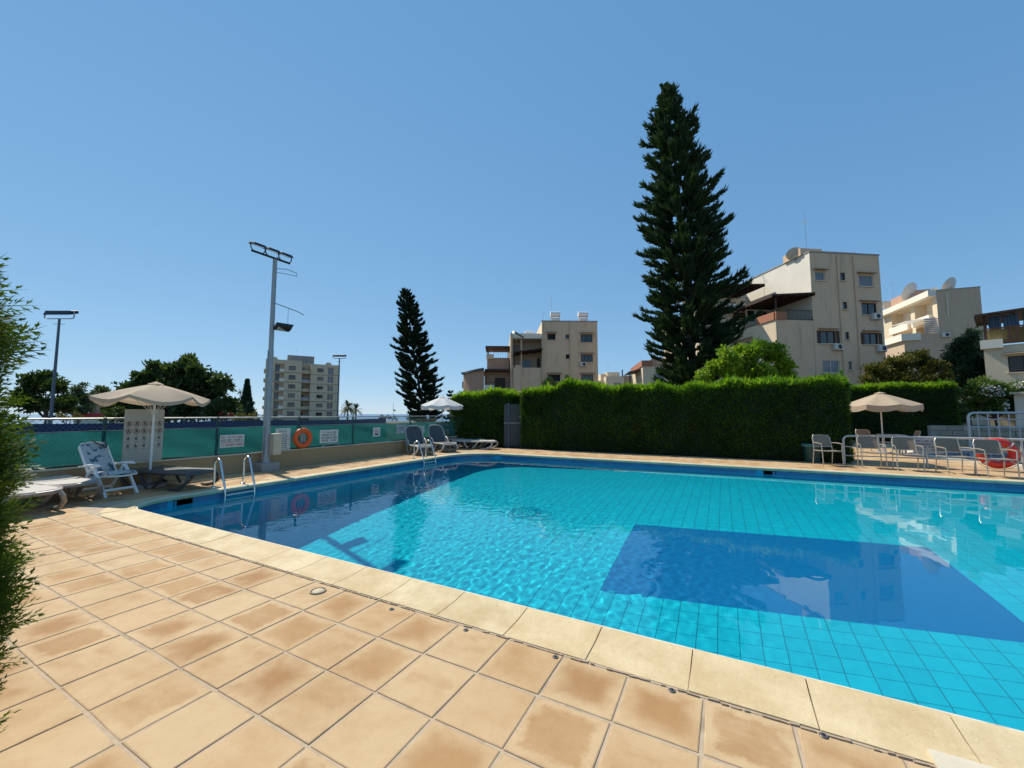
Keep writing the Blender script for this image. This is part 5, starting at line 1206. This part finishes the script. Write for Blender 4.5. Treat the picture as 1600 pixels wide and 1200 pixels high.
def antenna(e, x, y, z, h):
    mb = MB(); mb.tube([(x, y, z), (x, y, z+h)], .016, 5); mb.bar((x-.35, y, z+h*.8), (x+.35, y, z+h*.8), .014)
    for i in range(5): mb.bar((x-.3+.15*i, y-.25, z+h*.8), (x-.3+.15*i, y+.25, z+h*.8), .012)
    mb.build('antenna', M['galv'], e)
def dish(e, x, y, z, r_, az=0, el=35):
    pr = [(r_*t, .28*r_*t*t) for t in np.linspace(.02, 1, 8)]; mb = MB().lathe(pr, 24); mt = Matrix.Rotation(R(az), 3, 'Z') @ Matrix.Rotation(R(90-el), 3, 'X')
    mb.v = [tuple(mt @ Vector(v)+Vector((x, y, z+r_*.75))) for v in mb.v]; o = mb.build('satellite_dish', M['offwhite'], e, True)
    MB().tube([(x, y, z-.05), (x, y, z+r_*.7)], .06, 6).build('mount', M['galv'], o)
    c = Vector((x, y, z+r_*.75)); f_ = c+mt @ Vector((0, 0, r_*.75)); m3 = MB()
    for a in (0, 120, 240): m3.tube([tuple(c+mt @ Vector((r_*.9*math.cos(R(a)), r_*.9*math.sin(R(a)), .23*r_))), tuple(f_)], .02, 4)
    m3.build('feed_arm', M['galv'], o)
FU, FN = (1, 0, 0), (0, 1, 0); LU, LN = (0, -1, 0), (1, 0, 0)      # front face, left face (runs from the back to the front)

# ---- right apartment building
D1 = 38.; b = px_at(1279, D1); yaw1 = YAW+R(6.5)
e = thing('apartment_building', b, yaw1, 'sand coloured four storey block with brown pergola terraces right of the araucaria', 'building')
k = D1/FPX; zz = lambda py: 1.5+(647-py)*k; xx = lambda px: (px-1279)*k*1.02
top = zz(387.5); Wd = xx(1402)
ops = []
for (a, b_, c, d_) in ((1287, 1304, 433.5, 418.5), (1331, 1339.5, 432, 419), (1363.5, 1389, 440, 421), (1332, 1340, 479, 467), (1365, 1391.5, 487, 467.5), (1290, 1316.5, 535, 515), (1333, 1340, 528.5, 516), (1366, 1391, 535, 516.5), (1291, 1320, 582, 562), (1335, 1342, 577, 563)):
    ops.append((xx(a), xx(b_), zz(c), zz(d_)))
mb = MB(); facade(mb, (0, 0, 0), FU, FN, Wd, top, ops); block(mb, 0, Wd, 0, 12, 0, top, 'fl'); mb.build('wall', W1, e)
MB().add([(0, 0, zz(497)), (0, 12, zz(497)), (0, 12, top), (0, 0, top)], [(0, 1, 2, 3)]).build('side_wall', W3, e)
MB().b2(-.05, Wd+.05, -.06, .12, top, top+.12).b2(-.06, .12, .12, 12, top, top+.12).build('parapet_cap', M['concrete'], e)
st = ['white', 'dark', 'white', 'dark', 'dark', 'dark', 'dark', 'dark', 'white', 'white']
for i, op in enumerate(ops):
    small = op[1]-op[0] < .8
    window(e, (0, 0, 0), FU, FN, op, st[i], hood=not small and i != 8, shut=.33 if i in (5, 7) else 0, bars=0 if small or i in (0, 2) else 1, pane=M['glasspale'] if i in (0, 2, 8) else None)
aircon(e, xx(1386), zz(490)); aircon(e, xx(1315.5), zz(541)); aircon(e, xx(1392), zz(542))
for px_ in (1326, 1355): MB().tube([(xx(px_), -.06, 0), (xx(px_), -.06, top-.2)], .05, 6).build('drain_pipe', W1, e, True)
# lower terrace block to the left of the main face
xl = xx(1216); zt = zz(499)
ops2 = [(5.0, 8.0, zz(563), zz(535))]
mb = MB(); block(mb, xl, 0, .02, 10, 0, zt, 'lr'); mb.build('wall', W1, e)
mb = MB(); facade(mb, (xl, 10, 0), LU, LN, 10-.02, zt, [(4.2, 6.6, zz(537), zz(520))]); mb.build('side_wall', W2, e)
window(e, (xl, 10, 0), LU, LN, (4.2, 6.6, zz(537), zz(520)), 'white', pane=M['glasspale'])
MB().b2(xl-.05, xl+1.1, -.1, .1, zt, zt+.75).b2(xl-.12, xl+.05, .1, 2.4, zt, zt+.75).build('planter_wall', M['terra'], e)
railing(e, [(xl+1.1, .05, zt), (-.02, .05, zt)], 1.0); railing(e, [(xl-.02, 2.4, zt), (xl-.02, 9.8, zt)], .95, M['timber'], .2)
pergola(e, xl-.6, .0, -.4, 9.5, zt, zz(463), .35, [(xl+.05, 0), (xl+.05, 9)])
MB().b2(xl+.4, 0, 4.5, 4.6, zt, zz(463)).build('terrace_wall', W3, e)
MB().b2(-2.2, -1.2, 4.4, 4.5, zt, zt+2.0).build('terrace_door', M['frame'], e); MB().b2(-3.4, -2.7, 4.4, 4.5, zt+.9, zt+2.).build('terrace_window', M['glass'], e)
aircon(e, -.5, zz(463)-.6, 4.4)
# upper set-back terrace further left
zu = zz(470); xu = xl-4.2
mb = MB(); block(mb, xu, xl-.0, 6.0, 14, 0, zu+.4, ''); mb.build('rear_wall', W2, e)
MB().b2(xu-.1, 0, 5.5, 5.7, zu+.4, zu+1.3).build('terrace_parapet', W3, e)
pergola(e, xu-.2, -.6, 5.2, 12, zu+.4, zu+3.1, .35, [(xu+.1, 5.6), (xu+3.5, 5.6)])
MB().b2(xu, 0, 9, 9.1, zu+.4, zu+3.).build('terrace_wall', W3, e); MB().b2(-3.4, -1.4, 8.9, 9., zu+.4, zu+2.5).build('terrace_door', M['glass'], e)
for px_ in (1310, 1331, 1349, 1368): 
    x = xx(px_); MB().add([(x-.8, 1, top+.15), (x+.5, 1, top+.15), (x+.9, 1.2, top+.75), (x-.4, 1.2, top+.75), (x-.8, 1.6, top+.15), (x+.5, 1.6, top+.15)], [(0, 1, 2, 3), (3, 2, 5, 4)]).build('solar_panel', M['offwhite'], e)
antenna(e, .3, .6, top, 4.2); antenna(e, xx(1240), 9, zz(440), 9)
MB().b2(-.2, 2.2, .8, 3, top, top+.75).build('roof_hut', W1, e); dish(e, -.1, 1.6, top-.2, .75, 140, 50)
MB().b2(-3.4, -.3, 10, 12, top-2.6, top+.1).build('stair_tower', W4, e)

# ---- balconied building behind it
D2 = 56.; b = px_at(1478, D2); e = thing('apartment_building', b, YAW-R(19.5), 'cream building with white balconies and satellite dishes behind the sand coloured block', 'building'); k = D2/FPX
zz = lambda py: 1.5+(647-py)*k; xx = lambda px: (px-1478)*k*.96
top = zz(450.5); Wd = xx(1533)
mb = MB(); block(mb, 0, Wd, 0, 14, 0, top, 'l'); mb.build('wall', W6, e)
MB().b2(-.0, Wd+.05, -.05, .1, top, top+.1).build('parapet_cap', M['concrete'], e)
S_ = [(top-4.1, top-.9), (top-7.2, top-4.5), (top-10.2, top-7.6), (top-13.2, top-10.6)]
ops = []
for i, (za, zb) in enumerate(S_): ops += [(14-5.2, 14-1.0, za, zb), (14-11.5, 14-6.2, za, zb)]
mb = MB(); facade(mb, (0, 14, 0), LU, LN, 14, top, ops, 1.5); mb.build('balcony_wall', W2, e)
for i, op in enumerate(ops):
    P0_ = (1.49, 14-op[1], op[2]); bk = MB().b2(1.48, 1.6, 14-op[1]-.1, 14-op[0]+.1, op[2]-.1, op[3]+.1).build('balcony_back', W3, e)
    MB().b2(1.42, 1.48, 14-op[1]+.6, 14-op[1]+2.4, op[2], op[3]-.5).build('balcony_door', M['glasspale'], bk)
    MB().b2(-.5, .05, 14-op[1], 14-op[0], op[2]-.25, op[2]+.85).build('balcony_front', W3, bk)
MB().b2(-.9, .02, 0, 14, top-.75, top+.12).build('roof_edge', W3, e)
MB().b2(-4.0, 0, .0, 9, 0, zz(519)).build('lower_wing', W6, e); MB().b2(-4.4, -2.2, -.3, 9, zz(519)-.9, zz(519)+.1).build('wing_edge', W3, e)
aw = MB(); aw.add([(-3.4, .6, zz(519)+2.1), (0, .6, zz(519)+2.5), (0, 5, zz(519)+2.6), (-3.4, 5, zz(519)+2.2)], [(0, 1, 2, 3)]); aw.build('awning', M['canvas_white'], e)
for i in range(7): MB().b2(-1.6, .0, -.05, -.0, zz(519)+.15+.3*i, zz(519)+.33+.3*i).build('slat', M['signgrey'], e)
aircon(e, xx(1480)+.4, zz(523)); MB().tube([(xx(1491), -.05, top-4), (xx(1491), -.05, top-.6)], .05, 6).build('pipe', W3, e, True)
dish(e, Wd*.55, 1.5, top-.3, 1.35, 215, 25); dish(e, .9, 2, top-.1, .6, 200, 30); dish(e, .4, 6.2, top+.4, 1.5, 215, 25); dish(e, 0, 13, top+.6, .8, 150, 40)
MB().b2(.3, 2.8, 6.5, 12, top, top+1.9).build('roof_hut', W4, e); antenna(e, .5, 11.5, top+1.9, 3.2); antenna(e, -.2, 16, top, 3)
# ---- house at the right edge
D3 = 30.; b = px_at(1546, D3); e = thing('house', b, YAW-R(51), 'cream house with blue curtained roof terrace at the right edge', 'building'); k = D3/FPX
zz = lambda py: 1.5+(647-py)*k; zt = zz(541)
ops = [(1.1, 2.5, zz(583.5), zz(559))]
mb = MB(); facade(mb, (0, 0, 0), FU, FN, 9, zt, ops); block(mb, 0, 9, 0, 8, 0, zt, 'f'); mb.build('wall', W2, e)
wd = window(e, (0, 0, 0), FU, FN, ops[0], 'dark', bars=1, pane=M['glasspale'])
for i in range(9): MB().bar((1.15, .06, ops[0][2]+.12+.125*i), (2.45, .06, ops[0][2]+.12+.125*i), .02, .07).build('louvre', M['frame'], wd)
MB().b2(-.15, .95, -.3, .3, zt-.2, zt+.45).build('terrace_upstand', W3, e)
rl = MB()
for i in range(22): rl.bar((1.3+.35*i, -.1, zt+.1), (1.3+.35*i, -.1, zt+1.3), .16, .03)
rl.bar((.2, -.1, zt+1.3), (9, -.1, zt+1.3), .1, .1); rl.bar((.2, -.1, zt+.2), (9, -.1, zt+.2), .1, .1); rl.build('balustrade', mat('rusty_wood', (.22, .09, .05), .8, vary=.2), e)
MB().b2(.2, 9, .1, .14, zt+.1, zt+1.25).build('reed_screen', mat('reed', (.34, .24, .09), .9, vary=.3, scale=12), e)
pergola(e, -.3, 9, -.5, 5, zt, zz(491)-.1, .3, [(.15, 0), (6, 0), (.15, 4.5)], M['timber'])
for i, (xa, xb) in enumerate(((.35, .95), (1.0, 1.75), (2.0, 2.5), (3.1, 4.2), (4.4, 5.2))):
    rows = [[(xa+(xb-xa)*j/16+(.12*math.sin(i*2)*(1-t/6)), .2+.06*math.sin(j*1.7), zt+.5+(zz(493)-zt-.55)*t/6) for j in range(17)] for t in range(7)]
    MB().add([p for r_ in rows for p in r_], [(a*17+c, a*17+c+1, (a+1)*17+c+1, (a+1)*17+c) for a in range(6) for c in range(16)]).build('curtain', M['curtain'], e, True)
MB().b2(1.2, 9, -1.5, 0, 0, zz(618)).build('porch_wall', W3, e); MB().b2(1., 9.2, -1.9, 0, zz(618), zz(618)+.15).build('porch_roof', M['walltop'], e)

# ---- terraced building in the middle
D4 = 56.; b = px_at(847.5, D4); e = thing('terraced_building', b, YAW+R(2), 'terraced sand coloured building with rooftop water tanks left of the araucaria', 'building'); k = D4/FPX
zz = lambda py: 1.5+(647-py)*k; xx = lambda px: (px-847.5)*k
top = zz(500.5); Wd = xx(936)
ops = [(xx(856), xx(869), zz(530), zz(520)), (xx(885), xx(891), zz(528), zz(521)), (xx(909), xx(928), zz(533.5), zz(520.5)), (xx(885), xx(891), zz(560), zz(553)), (xx(909), xx(928), zz(565), zz(553)), (xx(856), xx(876), zz(597), zz(585)), (xx(909), xx(928), zz(597), zz(585))]
mb = MB(); facade(mb, (0, 0, 0), FU, FN, Wd, top, ops); block(mb, 0, Wd, 0, 11, 0, top, 'fl'); mb.build('wall', W1, e)
MB().add([(0, 0, 0), (0, 11, 0), (0, 11, top), (0, 0, top)], [(0, 1, 2, 3)]).build('side_wall', W2, e)
MB().b2(-.06, Wd+.06, -.06, .14, top, top+.14).build('parapet_cap', M['concrete'], e)
for i, op in enumerate(ops): window(e, (0, 0, 0), FU, FN, op, 'dark', hood=op[1]-op[0] > 1, bars=(2 if i > 3 else 1) if op[1]-op[0] > 1 else 0)
aircon(e, xx(912), zz(569)); tank(e, xx(872), 2.0, top); tank(e, xx(918), 2.0, top); antenna(e, xx(851), 1, top, 1.7); antenna(e, xx(869), 4, top, 5)
MB().tube([(xx(891.5), -.06, 0), (xx(891.5), -.06, top+.3)], .05, 6).build('drain_pipe', W1, e, True); MB().tube([(xx(851), -.06, 0), (xx(851), -.06, top-.2)], .05, 6).build('drain_pipe', W1, e, True)
# middle wing with balconies
xa, xb = xx(798), 0
mb = MB(); mb.b2(xa, xb-.01, 3.2, 11, 0, zz(517)); mb.build('rear_wing', W2, e)
MB().b2(xa+.2, -.02, .4, 3.19, zz(527), zz(519)).build('balcony_lintel', W3, e); MB().b2(xa, xa+.3, .4, 3.19, 0, zz(518)).build('pier', W1, e)
MB().b2(xx(814), xx(816), .2, .5, 0, zz(530)).build('post', W1, e)
MB().b2(xx(803), xx(814), 3.0, 3.2, zz(545), zz(533)).build('balcony_blind', mat('lilac_cloth', (.42, .34, .36), .8), e)
MB().b2(xa, -.02, .5, 3.19, zz(574)-.1, zz(574)).build('balcony_floor', W1, e)
MB().b2(xx(816), -.02, .25, .5, 0, zz(574)).build('lower_front', W1, e); MB().b2(xx(802), xx(816), .1, .4, 0, zz(570)).build('lower_front', W1, e)
pergola(e, xx(803), 0, -.3, 3.0, zz(574), zz(551), .55, [(xx(804), 0)])
MB().b2(xx(817), xx(832), 3.05, 3.19, zz(574), zz(558)).build('balcony_door', M['glass'], e); MB().b2(xx(843), xx(846), 2.6, 3.19, zz(574), zz(556)).build('balcony_door', M['frame'], e)
MB().bar((xx(806), -.2, zz(519)), (xx(817), -.9, zz(528)), .5, .16).build('awning_arm', M['timber'], e)
tank(e, xx(833), 6, zz(517)-.6); MB().tube([(xx(806), 4, zz(517)), (xx(806), 4.9, zz(517)+.8)], .4, 10).build('water_drum', M['white'], e, True)
# left wing: two storeys with a roof terrace, then a curved low wing
MB().b2(xx(760), xx(797), 3.4, 10, 0, zz(554)).build('terrace_wing', W4, e); MB().b2(xx(759), xx(771), 3.1, 3.5, zz(556), zz(548)).build('terrace_parapet', W2, e)
railing(e, [(xx(771), 3.4, zz(555)), (xx(794), 3.4, zz(555))], 1.0, M['timber'], .3); pergola(e, xx(757.5), xx(798), 3.0, 8, zz(555), zz(536), .0, [(xx(761), 3.3), (xx(761), 7.5), (xx(795), 3.3)])
MB().b2(xx(757), xx(803), 1.2, 3.4, zz(578), zz(575)).build('canopy', M['timber'], e)
mb = MB(); block(mb, xx(756), xx(803), 2.8, 9, 0, zz(577), ''); mb.build('lower_wing', W4, e)
MB().b2(xx(773), xx(790), 2.7, 2.79, zz(606), zz(588)).build('balcony_door', M['frame'], e); MB().b2(xx(757), xx(803), .9, 2.8, zz(607)-.2, zz(607)).build('balcony_floor', W1, e)
railing(e, [(xx(759), 1.0, zz(607)), (xx(803), 1.0, zz(607))], .95, M['black'], .3); MB().b2(xx(757), xx(772), .8, 1., zz(608), zz(601)).build('planter_wall', W3, e)
n = 14; arcp = [(xx(721)+(xx(756)-xx(721))*math.sin(R(90*i/n)), 9-7.4*(i/n)**.8) for i in range(n+1)]
arcp = [(xx(720)+(xx(756)-xx(720))*t, 1.2+3.2*(1-t)**1.6) for t in np.linspace(0, 1, n+1)]
ztop = [zz(581)+(zz(577)-zz(581))*t for t in np.linspace(0, 1, n+1)]
vs = [(x, y, 0) for x, y in arcp]+[(x, y, z) for (x, y), z in zip(arcp, ztop)]+[(x, 10, z) for (x, y), z in zip(arcp, ztop)]+[(arcp[0][0], 10, 0)]
fs = [(i, i+1, n+2+i, n+1+i) for i in range(n)]+[(n+1+i, n+2+i, 2*n+3+i, 2*n+2+i) for i in range(n)]+[(0, n+1, 2*n+2, 3*n+3)]
MB().add(vs, fs).build('curved_wing', W4, e, True)
rv = [(x-.3 if i == 0 else x, y-.35, z+.02) for i, ((x, y), z) in enumerate(zip(arcp, ztop))]+[(x, y+.3, z+.02) for (x, y), z in zip(arcp, ztop)]
rv += [(a, b_, c+.3) for a, b_, c in rv]; n1 = n+1
MB().add(rv, [(2*n1+i, 2*n1+i+1, 3*n1+i+1, 3*n1+i) for i in range(n)]+[(i, i+1, 2*n1+i+1, 2*n1+i) for i in range(n)]+[(i+1, i, n1+i, n1+i+1) for i in range(n)]).build('roof_edge', mat('slate_edge', (.16, .15, .14), .8), e)
MB().b2(xx(717.5), xx(720.5), 5, 6.2, zz(603), zz(592)).build('side_box', M['frame'], e)
# ---- low distant houses in the gap
D5 = 95.; b = px_at(938, D5); e = thing('distant_house', b, YAW, 'low cream flat roofed house far behind the hedge, left of the araucaria', 'building'); k = D5/FPX
zz = lambda py: 1.5+(647-py)*k; xx = lambda px: (px-938)*k
MB().b2(xx(948), xx(976), 0, 8, 0, zz(588)).build('wall', W2, e); MB().b2(xx(976), xx(992), 1.5, 9, 0, zz(586)).build('wing', W4, e); MB().b2(xx(934), xx(950), 2, 8, 0, zz(593.5)).build('side_wing', W2, e)
MB().b2(xx(953), xx(973), 2, 6, zz(588), zz(580)).build('upper_storey', W2, e); MB().b2(xx(944), xx(952), 3, 6, zz(594), zz(582)).build('stair_tower', W2, e); MB().b2(xx(960), xx(970.5), -.08, .02, zz(601), zz(598)).build('window', M['glasspale'], e); MB().b2(xx(941), xx(948), 1.9, 2.02, zz(604), zz(600)).build('window', M['frame'], e)
antenna(e, xx(956), 3, zz(580), 2.2); MB().tube([(xx(975.5), 1, zz(588)), (xx(975.5), 1, zz(577))], .15, 6).build('chimney', M['black'], e)
D6 = 44.; b = px_at(1006, D6); e = thing('house', b, YAW-R(8), 'house with dark carport half hidden behind the foot of the araucaria', 'building'); k = D6/FPX
zz = lambda py: 1.5+(647-py)*k; xx = lambda px: (px-1006)*k
MB().b2(0, xx(1075), 0, 8, 0, zz(572)).build('wall', W2, e); MB().b2(-.1, 1., -.1, 8, zz(572), zz(563)).build('corner_parapet', M['terra'], e); MB().b2(1., xx(1075), .6, 8, zz(572), zz(560)).build('upper_wall', W4, e)
for i in range(3): MB().b2(1.2+1.8*i, 2.2+1.8*i, -.06, .02, zz(596), zz(584)).build('window', M['glasspale'], e)
MB().add([(xx(987), 1, zz(579.5)), (.1, 1, zz(575)), (.1, 5, zz(577)), (xx(987), 5, zz(580)), (xx(987), 1, zz(578.5)), (.1, 1, zz(574)), (.1, 5, zz(576)), (xx(987), 5, zz(579))], [(3, 2, 1, 0), (4, 5, 6, 7), (0, 1, 5, 4), (2, 3, 7, 6), (3, 0, 4, 7)]).build('carport_roof', M['timber'], e); MB().bar((xx(989), 1.3, 0), (xx(989), 1.3, zz(579.5)), .14).build('post', M['timber'], e)

# ---- apartment tower far left
D7 = 128.; b = px_at(411.5, D7); b.z = -3; e = thing('apartment_tower', b, YAW+R(31), 'tall grey beige apartment tower behind the floodlight post', 'building'); k = D7/FPX
zz = lambda py: 4.5+(647-py)*k; xx = lambda px: (px-411.5)*k*.97
X_ = lambda z: xx(400+z/9.23); Z_ = lambda z: zz(540+z/9.23)
fl = [(235, 370), (370, 512), (512, 645), (645, 780), (780, 915), (915, 1050), (1050, 1185)]
ops = []; info = []
for i, (a, b_) in enumerate(fl):
    h = b_-a
    info.append(('balcony', (X_(228), X_(350), Z_(b_-8), Z_(a+12)))); info.append(('win', (X_(412), X_(505), Z_(a+h*.72), Z_(a+h*.26))))
ops = [q_[1] for q_ in info]; topl = Z_(185); wl_ = X_(590)
mb = MB(); facade(mb, (0, 0, 0), FU, FN, wl_, topl, ops, .8); block(mb, 0, wl_, 0, 16, 0, topl, 'f'); mb.build('left_wing', W5, e)
x3, x4 = X_(712), X_(1132); topr = Z_(225); opr = []; infr = []
for i, (a, b_) in enumerate(fl):
    a += 20; b_ += 20 if i < 1 else 5; h = b_-a
    infr.append((X_(803)-x3, X_(893)-x3, Z_(a+h*.66), Z_(a+h*.24))); infr.append((X_(955)-x3, X_(1042)-x3, Z_(b_-12), Z_(a+14)))
mb = MB(); facade(mb, (x3, -.6, 0), FU, FN, x4-x3, topr, infr, .5); block(mb, x3, x4, -.6, 16, 0, topr, 'f'); mb.build('right_wing', W5, e)
MB().b2(wl_, x3, 2.6, 16, 0, Z_(200)).build('stair_core', W6, e)
for kind, op in info:
    if kind == 'win': window(e, (0, 0, 0), FU, FN, op, 'dark', hood=False, sill=True, bars=1, pane=rnd.choice((M['glass'], M['glasspale'], M['glasspale'])), rec=.5)
    else:
        bk = MB().b2(op[0]-.1, op[1]+.1, .78, .9, op[2]-.1, op[3]+.1).build('balcony_back', W6, e); MB().b2(op[0]+.1, op[0]+1.4, .7, .78, op[2], op[3]-.3).build('balcony_door', M['glass'], bk); MB().b2((op[0]+op[1])/2, op[1], .02, .12, op[2], op[2]+.95).build('balcony_front', W3, bk); railing(bk, [(op[0], .06, op[2]), ((op[0]+op[1])/2, .06, op[2])], .95, M['galv'], .4)
for i, op in enumerate(infr): window(e, (x3, -.6, 0), FU, FN, op, 'white' if i % 2 else 'dark', hood=False, sill=not i % 2, bars=1, pane=M['glasspale'] if i % 2 or rnd.random() < .6 else M['glass'], rec=.4)
for i, (a, b_) in enumerate(fl):
    z = Z_(b_); MB().b2(-.05, wl_+.02, -.05, .0, z-.06, z+.06).build('string_course', M['frame'], e); MB().b2(x3-.02, x4+.03, -.65, -.6, Z_(b_+18)-.06, Z_(b_+18)+.06).build('string_course', M['frame'], e)
    MB().b2(wl_, x3, .8, 2.6, z-.1, z+.1).build('landing', W5, e); MB().b2(wl_+.1, x3-.1, .85, .95, z+.1, z+1.0).build('landing_front', M['signgrey'] if i % 2 else W5, e); MB().b2(wl_+.3, wl_+.9, 2.5, 2.6, z+.1, z+1.9).build('landing_door', M['glass'], e)
    MB().b2(-.5, 0, 3, 9, z+.1, z+1.1).build('side_balcony', W5, e)
MB().b2(X_(392), X_(770), 4, 12, Z_(200), Z_(85)).build('roof_hut', mat('hut_grey', (.25, .24, .23), .9, vary=.1), e)
for xa_, y_, zt_ in ((X_(962), -.5, topr), (X_(215), .2, topl)):
    rr_ = 1.0; MB().add([(xa_+rr_*math.cos(t), y_, zt_+rr_*.85*math.sin(t)) for t in np.linspace(0, math.pi, 13)]+[(xa_+rr_*math.cos(t), y_+.5, zt_+rr_*.85*math.sin(t)) for t in np.linspace(0, math.pi, 13)], [tuple(range(13)), tuple(range(25, 12, -1))]+[(i, i+1, 14+i, 13+i) for i in range(12)]).build('roof_arch', W5, e)
antenna(e, X_(510), 4, Z_(85), 2.5); antenna(e, X_(770), 6, Z_(200), 4)
# ---- far left: pink house and red shop sign
D8 = 80.; b = px_at(141, D8); e = thing('distant_house', b, YAW+R(5), 'pinkish tiled roof house seen below the left side of the big parasol', 'building'); k = D8/FPX; zz = lambda py: 1.5+(647-py)*k
MB().b2(0, 5.5, 0, 6, 0, zz(622)).build('wall', plaster('rose_plaster', (.40, .26, .22), (.25, .16, .13), .3), e); MB().add([(-.4, -.4, zz(622)), (5.9, -.4, zz(622)), (5.9, 6.4, zz(622)), (-.4, 6.4, zz(622)), (2.7, 3, zz(612))], [(0, 1, 4), (1, 2, 4), (2, 3, 4), (3, 0, 4)]).build('roof', M['terra'], e)
for i in range(4): MB().b2(.5+1.2*i, 1.2+1.2*i, -.05, .02, zz(633), zz(629)).build('window', M['glass'], e); MB().b2(.5+1.2*i, 1.2+1.2*i, -.05, .02, zz(645), zz(640)).build('window', M['glass'], e)
D9 = 60.; b = px_at(117, D9); e = thing('shop_building', b, YAW+R(3), 'low white shop front with a long red fascia sign far left', 'building'); k = D9/FPX; zz = lambda py: 1.5+(647-py)*k; xx = lambda px: (px-117)*k
MB().b2(0, xx(161), 0, 5, 0, zz(652)+.05).build('wall', W3, e); MB().b2(-.1, xx(162), -.3, .0, zz(652)+.05, zz(645.5)).build('fascia', mat('fascia_red', (.42, .02, .025), .5), e); MB().b2(xx(123), xx(134), -.34, -.3, zz(651), zz(648)).build('fascia_lettering', mat('fascia_yellow', (.6, .25, .03), .5), e)
# street mast by the shore
e = thing('flag_mast', px_at(614.5, 110), 0, 'thin white mast standing against the sea horizon', 'mast'); MB().tube([(0, 0, -3), (0, 0, at(614.5, 629, 110).z)], [.09, .04], 6).build('pole', M['white'], e); MB().bar((0, 0, at(614, 640, 110).z), (.7, .1, at(614, 642, 110).z), .2, .4).build('pennant', M['signgrey'], e)
